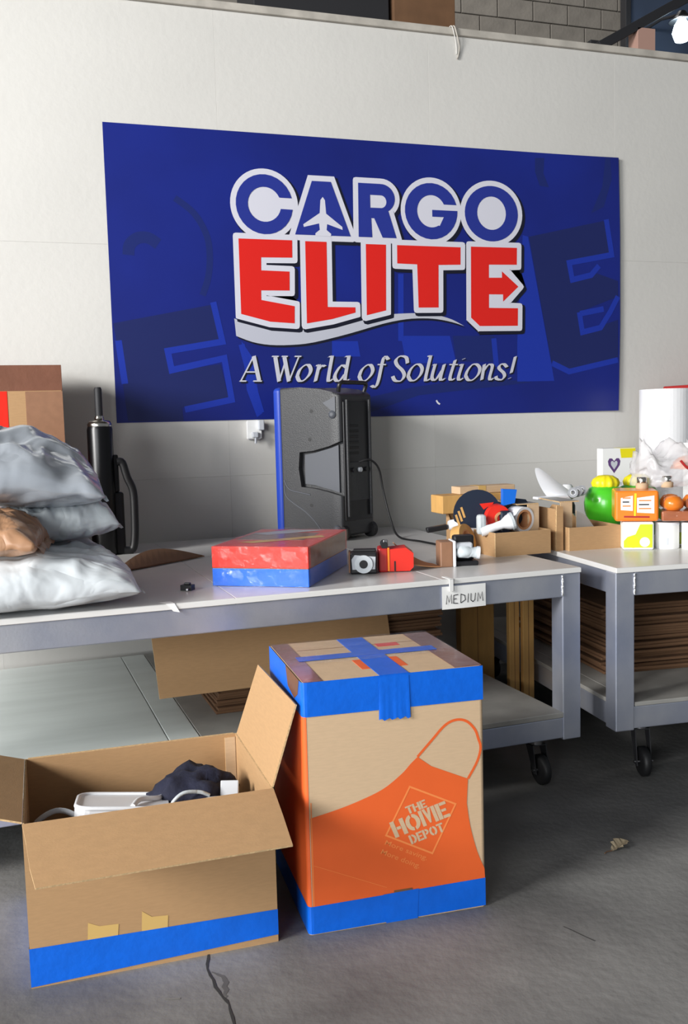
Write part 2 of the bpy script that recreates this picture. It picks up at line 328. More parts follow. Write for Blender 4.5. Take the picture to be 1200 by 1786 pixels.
# ------------------------------------------------------------ the setting
TOP = 0.891          # work top height
WALL_Y = 5.155
g = G().box(-9, 11, -7, 12, -0.12, 0.0)
floor = structure('floor', g, 'concrete')
def ribbon(pts, ws, z, name, m):
    g = G(); L, Rr = [], []
    for i, p in enumerate(pts):
        p = Vector(p); q = Vector(pts[min(i + 1, len(pts) - 1)]) - Vector(pts[max(i - 1, 0)])
        n = Vector((-q.y, q.x)).normalized() * ws[i] / 2; L.append(p + n); Rr.append(p - n)
    vs = [(p.x, p.y, z) for p in L] + [(p.x, p.y, z) for p in Rr]; k = len(pts)
    g.add(vs, [[i, i + k, i + k + 1, i + 1] for i in range(k - 1)])
    return obj(name, g, m, floor)
def jag(pts, n, amp):
    out = []
    for a, b in zip(pts, pts[1:]):
        for i in range(n):
            t = i / n; out.append((a[0] + (b[0] - a[0]) * t + random.uniform(-amp, amp), a[1] + (b[1] - a[1]) * t + random.uniform(-amp, amp)))
    out.append(pts[-1]); return out
c = jag([(0.42, 2.62), (0.405, 2.52), (0.41, 2.40), (0.425, 2.32), (0.418, 2.15), (0.44, 1.9)], 4, 0.004)
ribbon(c, [random.uniform(0.003, 0.010) for _ in c], 0.0012, 'crack', 'crack')
c = jag([(0.412, 2.50), (0.435, 2.46), (0.43, 2.41), (0.422, 2.37)], 4, 0.006)
ribbon(c, [0.003 + 0.012 * math.sin(math.pi * i / (len(c) - 1)) for i in range(len(c))], 0.0006, 'crack_chip', 'stain')
c = jag([(2.47, 3.50), (2.45, 3.15), (2.42, 2.6)], 8, 0.003)
ribbon(c, [random.uniform(0.004, 0.010) for _ in c], 0.001, 'crack', 'joint')
c = jag([(1.43, 2.36), (1.47, 2.26)], 4, 0.002)
ribbon(c, [0.003] * len(c), 0.001, 'crack', 'crack')
c = jag([(0.27, 2.42), (0.31, 2.41)], 2, 0.003)
ribbon(c, [0.006] * len(c), 0.001, 'scuff', 'joint')

# partition wall of tall painted boards with faint seams, and its cap
wall = thing('wall_back', None, None, (0, WALL_Y, 0)); wall['kind'] = 'structure'
xs = [-2.6, -1.38, -0.16, 1.06, 2.28, 3.50, 4.72, 5.94]
base = None
for a, b in zip(xs, xs[1:]):
    for z0, z1 in ((0, 1.22), (1.22, 2.44), (2.44, 3.66)):
        if base is None:
            base = obj('wall_board', G().box(0.0002, 1.2198, 0, 0.06, 0.0002, 1.2198, 0.0006, seg=1), 'wall', wall, (a, 0, z0))
        else:
            o = base.copy(); COL.objects.link(o); o.parent = wall; o.location = (a, 0, z0)
g = G().box(-2.6, 5.94, WALL_Y + 0.012, WALL_Y + 0.09, 0, 3.658)
structure('wall_core', g, 'wall')
g = G().box(-2.6, 5.94, WALL_Y - 0.02, WALL_Y + 0.11, 3.661, 3.70, 0.004)
structure('trim_1', g, 'cap')
structure('ceiling', G().box(-9, 11, -2.5, 12, 8.2, 8.35), 'ceil')
# far concrete block wall
far = thing('wall_far', None, None, (0, 9.2, 0)); far['kind'] = 'structure'
obj('mortar_face', G().box(-4, 10.5, 0.02, 0.2, 0, 8.2), 'mortar', far)
bl = None
for r in range(7):
    for k in range(13):
        x = 2.6 + k * 0.41 + (0.205 if r % 2 else 0); z = 4.98 + r * 0.205
        if bl is None: bl = obj('concrete_block', G().box(0, 0.398, -0.012, 0.1, 0, 0.194, 0.004, seg=1), 'block', far, (x, 0, z))
        else:
            o = bl.copy(); COL.objects.link(o); o.parent = far; o.location = (x, random.uniform(-0.002, 0.002), z)

# storage rack beyond the partition with cartons on its deck
t = thing('storage_rack', 'dark steel storage rack behind the white wall, below its cartons', 'rack', (2.2, 6.5, 0))
for x, y in ((-0.9, 0), (0.95, 0), (-0.9, 0.9), (0.95, 0.9)):
    obj('upright', G().box(x - 0.04, x + 0.04, y - 0.04, y + 0.04, 0, 4.1, 0.004), 'dark', t)
obj('deck', G().box(-0.95, 1.0, -0.05, 0.95, 4.1, 4.15), 'dark', t)
def plain_carton(name, label, loc, sx, sy, sz, m, rotz=0.0, tape='btape', group=None):
    t = thing(name, label, 'box', loc, rotz, group)
    obj('body', G().box(0, sx, 0, sy, 0, sz, 0.004), m, t)
    obj('tape', G().box(sx / 2 - 0.03, sx / 2 + 0.03, -0.0015, sy + 0.0015, sz - 0.07, sz + 0.0015), tape, t)
    return t
plain_carton('carton', 'brown carton seen over the top of the white wall', (2.62, 6.5, 4.15), 0.47, 0.5, 0.62, 'kraftx')
plain_carton('carton', 'carton coloured dark as shade over the wall, left of the brown one', (1.62, 6.52, 4.15), 0.97, 0.5, 0.55, 'dark', tape='dark')  # added for the dark region here; its shade is put into the colour

# steelwork and lamp at the upper right, beyond the wall
t = thing('steel_stair', 'dark steel stair stringer with pink post beyond the wall, top right', 'stair', (4.4, 6.5, 0))
obj('stringer', G().box(-0.2, 0.95, -0.03, 0.03, -0.035, 0.035, 0.003, M=T(0.05, 0, 4.36) @ RY(-29)), 'dark', t)
obj('post', G().box(0.2, 0.36, -0.03, 0.09, 0, 4.43, 0.004), 'pink', t)
obj('post', G().box(-0.18, -0.1, 0.02, 0.09, 0, 4.32, 0.004), 'dark', t)
t = thing('metal_screen', 'blue-grey panel behind the lamp beyond the wall, top right', 'panel', (4.85, 7.0, 0))
obj('sheet', G().box(0.05, 1.2, 0, 0.04, 0, 5.2, 0.004), 'steelblue', t)
obj('frame', G().box(0.0, 0.05, -0.02, 0.06, 0, 5.25, 0.004), 'dark', t)
t = thing('steel_column', 'dark grey column at the right end of the block wall', 'column', (6.35, 8.9, 0))
obj('web', G().box(0, 0.9, -0.06, 0.06, 0, 8.2, 0.004), 'dark', t)
obj('flange', G().box(-0.03, 0.0, -0.15, 0.15, 0, 8.2, 0.004), 'dark', t)
t = thing('bay_lamp', 'bright white lamp beyond the wall at the top right corner', 'lamp', (5.06, 6.55, 4.46))
obj('reflector', G().lathe([(0.03, 0.16), (0.06, 0.12), (0.10, 0.085), (0.095, 0.085), (0.03, 0.11)], 24), 'zinc', t)
obj('bulb', G().lathe([(0.01, -0.075), (0.05, -0.06), (0.072, 0.0), (0.055, 0.06), (0.03, 0.10)], 20), 'lamp', t)
obj('bracket', G().tube([(0, 0.0, 0.14), (0, 0.25, 0.2), (0, 0.44, 0.2)], 0.012), 'dark', t)
pl = bpy.data.lights.new('far_hall_fill', 'AREA'); pl.energy = 38; pl.size = 2.0; pl.color = (1, 0.95, 0.88)  # added fill so the block wall shows, separate from the bay lamp
po = bpy.data.objects.new('far_hall_fill', pl); COL.objects.link(po); po.location = (3.5, 7.6, 8.0)

# wire end hanging over the wall top
t = thing('hanging_wire', 'short bent wire hanging over the top of the white wall', 'wire', (2.45, WALL_Y, 3.68))
obj('loop', G().tube(smooth_line([(-0.02, 0.02, 0.026), (-0.02, -0.03, 0.022), (0.0, -0.026, -0.03), (0.018, -0.012, -0.08), (0.012, -0.008, -0.13), (0.004, -0.008, -0.145)], 4), 0.004, 8), 'cap', t)
obj('loop', G().tube(smooth_line([(-0.035, 0.02, 0.026), (-0.035, -0.028, 0.022), (-0.018, -0.024, -0.02), (0.0, -0.010, -0.07), (0.002, -0.008, -0.12)], 4), 0.003, 8), 'wall', t)

# ------------------------------------------------------------ banner on the wall
ban = thing('banner', 'blue printed banner with red and white lettering on white wall', 'banner', (0.467, WALL_Y - 0.004, 1.523))
ban.rotation_euler = (rad(90), 0, 0)
BW, BH = 3.05, 1.526
def bow(u): return max(0.0, u - 2.45) ** 2 * 0.04
def bmesh_sheet():
    g = G(); n = 40; us = [i / n * BW for i in range(n + 1)]
    def ex(u, v):  # the right-hand edge bulges a touch
        return u + (0.012 * math.sin(math.pi * v / BH) if u > BW - 1e-6 else 0)
    for z in (0.0015, 0.0):
        vs = [(ex(u, v), v, z + bow(u)) for u in us for v in (0, BH * 0.35, BH * 0.7, BH)]
        fs = [[i * 4 + j, (i + 1) * 4 + j, (i + 1) * 4 + j + 1, i * 4 + j + 1] for i in range(n) for j in range(3)]
        g.add(vs, fs if z else [f[::-1] for f in fs])
    return g
obj('sheet', bmesh_sheet(), 'navyink', ban)
def on_sheet(g):
    """cut a flat print into strips and lay it on the bowed sheet"""
    b = bmesh.new(); vs = [b.verts.new(p) for p in g.v]
    for f in g.f:
        try: b.faces.new([vs[i] for i in f])
        except ValueError: pass
    for k in range(8, 41):
        u = k / 40 * BW
        if u > 2.40: bmesh.ops.bisect_plane(b, geom=b.verts[:] + b.edges[:] + b.faces[:], plane_co=(u, 0, 0), plane_no=(1, 0, 0))
    for v in b.verts: v.co.z += bow(v.co.x)
    return G().bm(b)
zz = 0.0019
for P, w_ in (([(0.352, 1.165), (0.45, 1.09), (0.512, 0.98), (0.525, 0.87), (0.512, 0.76), (0.478, 0.665)], 0.034), ([(0.100, 0.865), (0.108, 0.915), (0.150, 0.952), (0.205, 0.955), (0.255, 0.925)], 0.060)):
    obj('ghost_shade', on_sheet(G().stroke([tuple(q) for q in smooth_line(P, 5)], w_, z=zz)), 'ghostd2', ban)
for P in GHOST_SHADE[2:6] + GHOST_SHADE[7:]: obj('ghost_shade', on_sheet(G().flat([P], z=zz)), 'ghostd2', ban)
for P in GHOST_BAND: obj('ghost_band', on_sheet(G().flat([P], z=zz + 0.0002)), 'ghostl', ban)
for P in GHOST_DARK: obj('ghost_letter', on_sheet(G().flat([P], z=zz + 0.0004)), 'ghostd', ban)
for P in GHOST_BRIGHT: obj('ghost_outline', on_sheet(G().stroke(P, 0.034, z=zz + 0.0006)), 'ghostl', ban)

def arc(cx, cy, rx, ry, a0, a1, n=28):
    return [(cx + rx * math.cos(rad(a0 + (a1 - a0) * i / n)), cy + ry * math.sin(rad(a0 + (a1 - a0) * i / n))) for i in range(n + 1)]
def seg_ring(cx, cy, ro, ri, a0, a1, b0, b1): return arc(cx, cy, ro[0], ro[1], a0, a1) + arc(cx, cy, ri[0], ri[1], b1, b0)
C_ = seg_ring(0.833, 1.153, (0.158, 0.158), (0.092, 0.092), 14, 352, 25, 347)
G_ = arc(1.811, 1.158, 0.163, 0.157, 15, 353) + [(1.974, 1.166), (1.816, 1.166), (1.816, 1.128), (1.888, 1.128), (1.862, 1.078)] + arc(1.811, 1.158, 0.088, 0.09, 300, 27)
A_ = [(1.103, 1.290), (1.212, 1.290), (1.320, 1.0), (0.999, 1.0)]
R_ = [(1.371, 1.294), (1.50, 1.294)] + arc(1.505, 1.215, 0.083, 0.079, 80, -60, 14) + [(1.550, 1.140), (1.594, 1.0), (1.510, 1.0), (1.462, 1.105), (1.444, 1.105), (1.448, 1.0), (1.367, 1.0)]
R_HOLE = [(1.440, 1.232), (1.50, 1.232)] + arc(1.503, 1.197, 0.034, 0.035, 80, -80, 10) + [(1.440, 1.162)]
O_OUT = arc(2.193, 1.160, 0.172, 0.158, 0, 355, 40); O_IN = arc(2.193, 1.163, 0.093, 0.095, 0, 355, 32)
E1 = [(0.683, 0.968), (0.981, 0.968), (0.979, 0.875), (0.804, 0.872), (0.802, 0.803), (0.961, 0.800), (0.958, 0.698), (0.798, 0.696), (0.797, 0.645), (0.984, 0.614), (0.981, 0.521), (0.843, 0.529), (0.683, 0.569)]
L_ = [(1.055, 0.966), (1.178, 0.966), (1.174, 0.612), (1.337, 0.612), (1.337, 0.583), (1.199, 0.546), (1.051, 0.521)]
I_ = [(1.408, 0.962), (1.529, 0.962), (1.521, 0.597), (1.404, 0.569)]
T_ = [(1.596, 0.962), (1.991, 0.962), (1.989, 0.863), (1.850, 0.858), (1.846, 0.617), (1.721, 0.615), (1.717, 0.858), (1.595, 0.860)]
E2 = [(2.057, 0.968), (2.357, 0.970), (2.355, 0.872), (2.172, 0.868), (2.171, 0.793), (2.256, 0.795), (2.256, 0.832), (2.364, 0.745), (2.262, 0.656), (2.262, 0.698), (2.170, 0.697), (2.169, 0.619), (2.360, 0.619), (2.358, 0.516), (2.108, 0.513), (2.052, 0.561)]
PLANE = [(1.163, 1.207), (1.175, 1.190), (1.180, 1.118), (1.272, 1.050), (1.273, 1.034), (1.184, 1.062), (1.180, 1.030), (1.206, 1.010), (1.204, 0.996), (1.115, 0.996), (1.115, 1.010), (1.141, 1.030), (1.138, 1.064), (1.050, 1.042), (1.047, 1.056), (1.143, 1.120), (1.149, 1.190)]
letters = [('C', [C_], 'b'), ('A', [A_], 'b'), ('R', [R_, R_HOLE], 'b'), ('G', [G_], 'b'), ('O', [O_OUT, O_IN], 'b'),
           ('E', [E1], 'r'), ('L', [L_], 'r'), ('I', [I_], 'r'), ('T', [T_], 'r'), ('E', [E2], 'r')]
def grow(loop, r):
    """outline moved outwards by r, corners mitred"""
    n = len(loop); ar = sum(loop[i][0] * loop[(i + 1) % n][1] - loop[(i + 1) % n][0] * loop[i][1] for i in range(n))
    P = [Vector(p) for p in (loop if ar > 0 else loop[::-1])]; res = []
    for i, p in enumerate(P):
        d0 = (p - P[i - 1]).normalized(); d1 = (P[(i + 1) % n] - p).normalized()
        n0, n1 = Vector((d0.y, -d0.x)), Vector((d1.y, -d1.x)); m = (n0 + n1).normalized()
        if d0.x * d1.y - d0.y * d1.x > 0.5:      # outer corner: softened
            res += [p + n0 * r + d0 * r * 0.45, p + m * r * 1.22, p + n1 * r - d1 * r * 0.45]
        else: res.append(p + m * (r / max(0.5, m.dot(n0))))
    return [tuple(q) for q in res]
E2_SOLID = E2[:3] + [(2.285, 0.868), (2.275, 0.836), (2.364, 0.745), (2.275, 0.654), (2.285, 0.621)] + E2[12:]
R_SOLID = R_[:R_.index((1.462, 1.105))] + [(1.367, 1.0)]
for i, (k, loops, kind) in enumerate(letters):
    for name, m, r, dx, z in (('letter_shadow', 'black_ink', 0.036, 0.013, zz + 0.0010 + i * 0.0001), ('letter_outline', 'white_ink', 0.030, 0.0, zz + 0.0022 + i * 0.00015)):
        Mx = T(dx, -dx, 0); g = G()
        if k in 'CG': g.disc(0.833 if k == 'C' else 1.811, 1.153 if k == 'C' else 1.158, 0.158 + r, 0, Mx, z, 48)
        elif k == 'O': g.disc(2.193, 1.160, 0.172 + r, 0, Mx, z, 48, ry=0.158 + r)
        else: g.flat([grow(R_SOLID if k == 'R' else E2_SOLID if i == 9 else loops[0], r)], 0, Mx, z)
        obj(name, g, m, ban)
for k, loops, kind in letters:
    obj('letter', G().flat(loops, z=zz + 0.0040), 'letterblue' if kind == 'b' else 'letterred', ban, label='blue letter' if kind == 'b' else 'red letter')
obj('airplane_emblem', G().flat([PLANE], z=zz + 0.0044), 'white_ink', ban)
up = smooth_line([(0.645, 0.545), (0.74, 0.512), (0.842, 0.495), (0.96, 0.490), (1.092, 0.496), (1.305, 0.533), (1.507, 0.571), (1.644, 0.582), (1.75, 0.583), (1.837, 0.574), (1.93, 0.550), (2.008, 0.513)], 3)
lo = smooth_line([(0.652, 0.452), (0.74, 0.420), (0.838, 0.404), (0.96, 0.404), (1.089, 0.418), (1.303, 0.468), (1.503, 0.523), (1.643, 0.549), (1.75, 0.555), (1.836, 0.551), (1.93, 0.535), (2.008, 0.513)], 3)
sw = [tuple(p) for p in up] + [tuple(p) for p in lo[::-1]][1:]
obj('swoosh_shadow', G().flat([sw], 0, T(0.010, -0.012, 0), zz + 0.0007), 'black_ink', ban)
obj('swoosh', G().flat([sw], z=zz + 0.0013), 'silver_ink', ban)
def nib(g, st, M, z, w=0.0235, grow=0.0):
    """broad-pen stroke: thick where it runs across the nib, thin along it"""
    P = smooth_line(st, 5, False) if len(st) > 2 else [Vector(p) for p in st]
    N = Vector((math.cos(rad(20)), math.sin(rad(20)))) * (w / 2 + grow)
    n = len(P)
    g.add([(p.x + k * N.x, p.y + k * N.y, z) for p in P for k in (1, -1)], [[2 * i, 2 * i + 1, 2 * i + 3, 2 * i + 2] for i in range(n - 1)], 0, M)
    return g.stroke([tuple(p) for p in P], 0.0072 + 2 * grow, 0, M, z + 0.0002)
gs, gt = G(), []
for gl in TAG:
    gg = G()
    for si, st in enumerate(gl):
        d = Vector(st[-1]) - Vector(st[0])
        thin = len(st) == 2 and (d.y > 0.06 or (abs(d.y) < 0.02 and d.length > 0.02))
        nib(gs, st, T(0.007, -0.007, 0), zz + 0.0010 + si * 0.0004, 0.012 if thin else 0.0235, 0.002); nib(gg, st, None, zz + 0.0034 + si * 0.0004, 0.012 if thin else 0.0235)
    gt.append(gg)
obj('tagline_shadow', gs, 'black_ink', ban)
for gg in gt: obj('tagline_letter', gg, 'tag_ink', ban)
obj('scratch', G().stroke([(1.822, 0.085), (1.832, 0.070), (1.845, 0.062)], 0.010, z=zz + 0.0016), 'white_ink', ban, label='small white scratch')

# ------------------------------------------------------------ white outlet box on the wall
t = thing('wall_outlet', 'small white outlet box with plug under the banner on the wall', 'outlet', (1.20, WALL_Y, 1.465))
obj('box', G().box(-0.042, 0.03, -0.035, 0, -0.05, 0.05, 0.005), 'whitep', t)
obj('faceplate', G().box(-0.046, 0.034, -0.04, -0.035, -0.045, 0.055, 0.002), 'paper', t)
obj('plug', G().box(-0.025, 0.01, -0.07, -0.04, -0.04, -0.01, 0.006).tube([(-0.005, -0.06, -0.04), (-0.005, -0.055, -0.07)], 0.006), 'greyp', t)
obj('adapter', G().box(0.012, 0.045, -0.065, -0.04, 0.0, 0.055, 0.005), 'greyp', t)

# ------------------------------------------------------------ workbenches on casters
def caster(parent, x, y, z, spin):
    c = bpy.data.objects.new('caster', mesh(G().box(-0.05, 0.05, -0.045, 0.045, -0.006, 0, 0.002).cyl(0.03, -0.03, -0.006, 16), 'caster', 'zinc')); COL.objects.link(c)
    c.parent = parent; c.location = (x, y, z); c.rotation_euler = (0, 0, spin)
    R_ = 0.062; h = -z + R_
    f = G()
    for sx in (-0.032, 0.028):
        f.prism([(-0.028, -0.03), (0.028, -0.03), (0.055, h - 0.015), (0.03, h - 0.015)], sx, sx + 0.004, M=Matrix(((0, 0, 1, 0), (1, 0, 0, 0), (0, 1, 0, 0), (0, 0, 0, 1))))
    f.box(-0.032, 0.032, -0.028, 0.028, -0.034, -0.03)
    obj('fork', f, 'dark', c)
    obj('wheel', G().lathe([(0.02, -0.019), (R_ - 0.012, -0.019), (R_, -0.011), (R_, 0.011), (R_ - 0.012, 0.019), (0.02, 0.019)], 28, M=T(0, 0.04, h) @ RY(90)), 'rubber', c)
    obj('axle', G().cyl(0.007, -0.04, 0.04, 10, M=T(0, 0.04, h) @ RY(90)), 'zinc', c)
def bench(name, label, loc, rotz, x0, x1, depth, seams, shelf_z, leg_bottom, inset):
    t = thing(name, label, 'workbench', loc, rotz)
    cuts = [x0] + seams + [x1]
    for a, b in zip(cuts, cuts[1:]):
        obj('top_panel', G().box(a + 0.0008, b - 0.0008, 0, depth, TOP - 0.022, TOP, 0.0025), ['lam'], t)
    obj('front_edging', G().box(x0, x1, -0.003, 0, TOP - 0.020, TOP - 0.002, 0.001), 'lamedge', t)
    zr0, zr1 = 0.775, TOP - 0.022
    L = 0.083
    lx = [x1 - L, x0]
    for x in lx:
        for y in (0.004, depth - L - 0.004):
            l = obj('leg', G().box(x, x + L, y, y + L, leg_bottom, zr1, 0.004), 'alu', t)
            s = x if x == x1 - L else x + L
            if y < 0.1: obj('weld', G().tube([(s, y - 0.001, zr0 + 0.005 + k * 0.012) for k in range(8)], [0.004, 0.006] * 4, 8), 'weld', l)
    for y in (0.004, depth - 0.054):
        obj('top_rail', G().box(x0 + L, x1 - L, y, y + 0.05, zr0, zr1, 0.004), 'alu', t)
    for x in (x0 + 0.016, x1 - L + 0.016):
        obj('side_rail', G().box(x, x + 0.05, L + 0.004, depth - L - 0.004, zr0, zr1, 0.004), 'alu', t)
    sx0, sx1 = x0 + L * (1 if inset else 0), x1 - L * (1 if inset else 0)
    yb = depth - 0.004
    return t, sx0, sx1, yb

tb, sx0, sx1, yb = bench('workbench', 'long white-topped aluminium workbench on casters with handwritten sign', (2.094, 3.316, 0), rad(1.72), -3.1, 0.0, 1.80, [-2.30, -1.42, -0.62], 0.30, 0.187, True)
LS = 0.302
for y in (0.006, yb - 0.05): obj('shelf_rail', G().box(sx0, sx1, y, y + 0.05, 0.195, LS - 0.022, 0.004), 'alu', tb)
for x in (sx0 + 0.001, sx1 - 0.051): obj('shelf_rail', G().box(x, x + 0.05, 0.056, yb - 0.05, 0.195, LS - 0.022, 0.004), 'alu', tb)
cut = [sx0, -2.55, -1.62, -1.50, -0.78, sx1 + 0.004]
for a, b in zip(cut, cut[1:]):
    obj('shelf_panel', G().box(a + 0.0015, b - 0.0015, 0.004, yb - 0.004, LS - 0.022, LS, 0.003), 'shelf' if b < -1.0 else 'board2', tb)
for x in (-3.0, -0.16):
    for y in (0.09, 1.70): caster(tb, x, y, 0.19, rad(180 if y < 1 else 12))

tc, sx0, sx1, yb = bench('workbench', 'second aluminium workbench at the right with food packs on top', (2.198, 3.225, 0), rad(-5), 0.0, 2.3, 1.78, [1.2], 0.33, 0.222, False)
for y in (0.012, yb - 0.05): obj('shelf_rail', G().box(0.084, 2.3 - 0.084, y, y + 0.05, 0.226, 0.318, 0.004), 'alu', tc)
for x in (0.014, 2.236): obj('shelf_rail', G().box(x, x + 0.05, 0.09, yb - 0.09, 0.226, 0.318, 0.004), 'alu', tc)
for a, b in ((0.01, 1.2), (1.2, 2.29)):
    obj('shelf_panel', G().box(a + (0.08 if a < 0.1 else 0.001), b - 0.001 - (0.08 if b > 2 else 0), 0.010, yb - 0.01, 0.318, 0.336, 0.003), 'board2', tc)
    obj('shelf_panel', G().box(0.012 if a < 0.1 else 2.209, 0.0885 if a < 0.1 else 2.288, 0.09, yb - 0.09, 0.318, 0.336, 0.003), 'board2', tc)
for x in (0.17, 2.13):
    for y in (0.11, 1.66): caster(tc, x, y, 0.226, rad(170 if y < 1 else 20))

# ------------------------------------------------------------ open carton on the floor, left
def panel(name, parent, loop, th, M, mats=('kraft', 'kedge'), label=None):
    """flat sheet of board: outline in its own plane, printed faces and a paler cut edge"""
    g = G().prism(loop, -th / 2, th / 2, 0, M)
    n = len(g.f); k = len(loop)
    for i in range(n - k, n): g.mi[i] = 1
    return obj(name, g, list(mats), parent, label=label)
def frame(o, ex, ey):
    ex = Vector(ex).normalized(); ey = Vector(ey); ez = ex.cross(ey).normalized(); ey = ez.cross(ex)
    return Matrix(((ex.x, ey.x, ez.x, o[0]), (ex.y, ey.y, ez.y, o[1]), (ex.z, ey.z, ez.z, o[2]), (0, 0, 0, 1)))
W_, D_, H_ = 0.682, 0.535, 0.457
ob = thing('open_carton', 'large open brown carton with blue tape round its base, flaps out', 'box', (-0.060, 2.598, 0), rad(-0.8))
rc = lambda w, h: [(0, 0), (w, 0), (w, h), (0, h)]
panel('front_panel', ob, rc(W_, H_), 0.005, frame((0, 0.0025, 0), (1, 0, 0), (0, 0, 1)))
panel('back_panel', ob, rc(W_, H_), 0.005, frame((0, D_ - 0.0025, 0), (1, 0, 0), (0, 0, 1)))
panel('side_panel', ob, rc(D_ - 0.011, H_), 0.005, frame((0.0025, 0.0055, 0), (0, 1, 0), (0, 0, 1)))
panel('side_panel', ob, rc(D_ - 0.011, H_), 0.005, frame((W_ - 0.0025, 0.0055, 0), (0, 1, 0), (0, 0, 1)))
panel('bottom_panel', ob, rc(W_ - 0.012, D_ - 0.012), 0.005, frame((0.006, 0.006, 0.004), (1, 0, 0), (0, 1, 0)))
panel('glue_tab', ob, rc(0.035, H_ - 0.02), 0.004, frame((W_ - 0.042, D_ - 0.0072, 0.01), (1, 0, 0), (0, 0, 1)), ('kraftl', 'kedge'))
fl = [(0.0, 0), (W_, 0), (W_ - 0.001, 0.12), (W_ - 0.004, 0.238), (0.03, 0.242), (0.018, 0.17), (0.010, 0.08)]
panel('front_flap', ob, fl, 0.005, frame((0, -0.002, H_ + 0.001), (1, 0, 0), (0, -0.215, -0.068)))
panel('side_flap', ob, [(0.0, 0), (D_ - 0.02, 0), (D_ - 0.035, 0.245), (0.004, 0.245)], 0.005, frame((W_ + 0.001, 0.01, H_ + 0.001), (0, 1, 0), (0.078, 0, 0.232)), ('kraft', 'kedge'))
panel('side_flap', ob, [(0.0, 0), (D_ - 0.02, 0), (D_ - 0.03, 0.25), (0.004, 0.25)], 0.005, frame((-0.001, 0.01, H_ + 0.001), (0, 1, 0), (-0.24, 0, 0.078)))
panel('back_flap', ob, rc(W_ - 0.02, 0.24), 0.005, frame((0.01, D_ + 0.003, H_ + 0.001), (1, 0, 0), (0, 0.012, -0.25)))
# blue tape band, a bit above the bottom edge, going round the left corner
tp = G()
tp.add([(-0.0012, -0.0012, 0.004), (-0.0012, -0.0012, 0.112), (W_ + 0.0008, -0.0012, 0.098), (W_ + 0.0008, -0.0012, 0.022)], [[0, 3, 2, 1]])
tp.add([(-0.0012, -0.0012, 0.004), (-0.0012, -0.0012, 0.112), (-0.0012, D_, 0.11), (-0.0012, D_, 0.004)], [[0, 1, 2, 3]])
obj('base_tape', tp, 'blue', ob)
for x, w, h, z in ((0.15, 0.085, 0.04, 0.117), (0.295, 0.075, 0.055, 0.108)):
    obj('faded_tape', G().add([(x, -0.0009, z - 0.02), (x + w * 0.95, -0.0009, z - 0.02), (x + w, -0.0009, z + h * 0.55), (x + w * 0.4, -0.0009, z + h * 0.62), (x + 0.004, -0.0009, z + h)], [[0, 1, 2, 3, 4]]), 'yellowtape', ob)
def blob(rx, ry, rz, seed, amp, sub=4, flat=0.15, freq=2.2):
    b = bmesh.new(); bmesh.ops.create_icosphere(b, subdivisions=sub, radius=1.0)
    for v in b.verts:
        p = v.co.copy(); q = p * freq + Vector((seed, seed * 1.7, -seed))
        k = 1 + amp * (noise.noise(q) + 0.6 * (1 - 2 * abs(noise.noise(q * 2.1))) + 0.25 * noise.noise(q * 5))
        v.co = Vector((p.x * rx * k, p.y * ry * k, max(p.z * k, -flat) * rz + flat * rz))
    return G().bm(b, smooth=True)
X0, Y0 = -0.060, 2.598
def heap(label, x, y, z, rx, ry, rz, seed, m, amp=0.22, name='clothing'):
    t = thing(name, label, 'clothing', (x, y, z)); obj('cloth', blob(rx, ry, rz, seed, amp), m, t); return t
filler = heap('dark folded clothes filling the bottom of the open carton', 0.30, 2.86, 0.007, 0.315, 0.225, 0.28, 3, 'navy', 0.04)
t = thing('clothing', 'dark navy garment bunched at the right in the open carton', 'clothing', (0.445, 2.92, 0.295))
obj('cloth', blob(0.125, 0.12, 0.105, 5, 0.30), 'navy', t)
obj('collar', G().tube(smooth_line([(-0.075, -0.11, 0.04), (-0.085, -0.12, 0.075), (-0.05, -0.12, 0.105), (0.0, -0.115, 0.10), (0.03, -0.115, 0.085)], 5), [0.006] * 21, 8), 'polyg', t, label='grey trim')
obj('collar', G().tube(smooth_line([(-0.01, -0.125, 0.065), (0.02, -0.135, 0.08), (0.06, -0.125, 0.075)], 5), 0.007, 8), 'whitep', t, label='white trim')
obj('swing_tag', G().box(-0.028, 0.028, -0.004, 0.004, -0.03, 0.03, 0.003, M=T(0.095, -0.10, 0.085) @ RZ(-20) @ RX(-25)), 'greyp', t, label='pale card tag')
t = thing('plastic_tray', 'white plastic lid-like tray lying in the open carton', 'tray', (0.215, 2.84, 0.330), rad(-6))
rr_ = lambda w, d, r, n=5: [(w / 2 - r + r * math.cos(rad(a)), d / 2 - r + r * math.sin(rad(a))) for a in range(0, 91, 90 // n)] + [(-w / 2 + r + r * math.cos(rad(a)), d / 2 - r + r * math.sin(rad(a))) for a in range(90, 181, 90 // n)] + [(-w / 2 + r + r * math.cos(rad(a)), -d / 2 + r + r * math.sin(rad(a))) for a in range(180, 271, 90 // n)] + [(w / 2 - r + r * math.cos(rad(a)), -d / 2 + r + r * math.sin(rad(a))) for a in range(270, 361, 90 // n)]
TM = RX(-10) @ RY(6)
obj('shell', G().prism(rr_(0.27, 0.22, 0.045), 0.0, 0.055, M=TM), 'whitep', t)
obj('rim', G().tube([Vector((x, y, 0.055)) for x, y in rr_(0.262, 0.212, 0.045)], 0.007, 8, M=TM), 'whitep', t)
obj('crease', G().tube(smooth_line([(0.03, -0.10, 0.06), (0.05, -0.03, 0.066), (0.10, 0.01, 0.062), (0.12, 0.06, 0.058)], 4), 0.008, 8, M=TM), 'whitep', t)
t = thing('cable', 'loop of pale grey cable at the left in the open carton', 'cable', (0.03, 2.80, 0.285))
obj('loop', G().tube(smooth_line([(-0.07, 0.02, 0.02), (-0.06, 0.03, 0.075), (0.0, 0.035, 0.105), (0.055, 0.02, 0.085), (0.085, -0.01, 0.03)], 5), 0.008, 10), 'greyp', t)
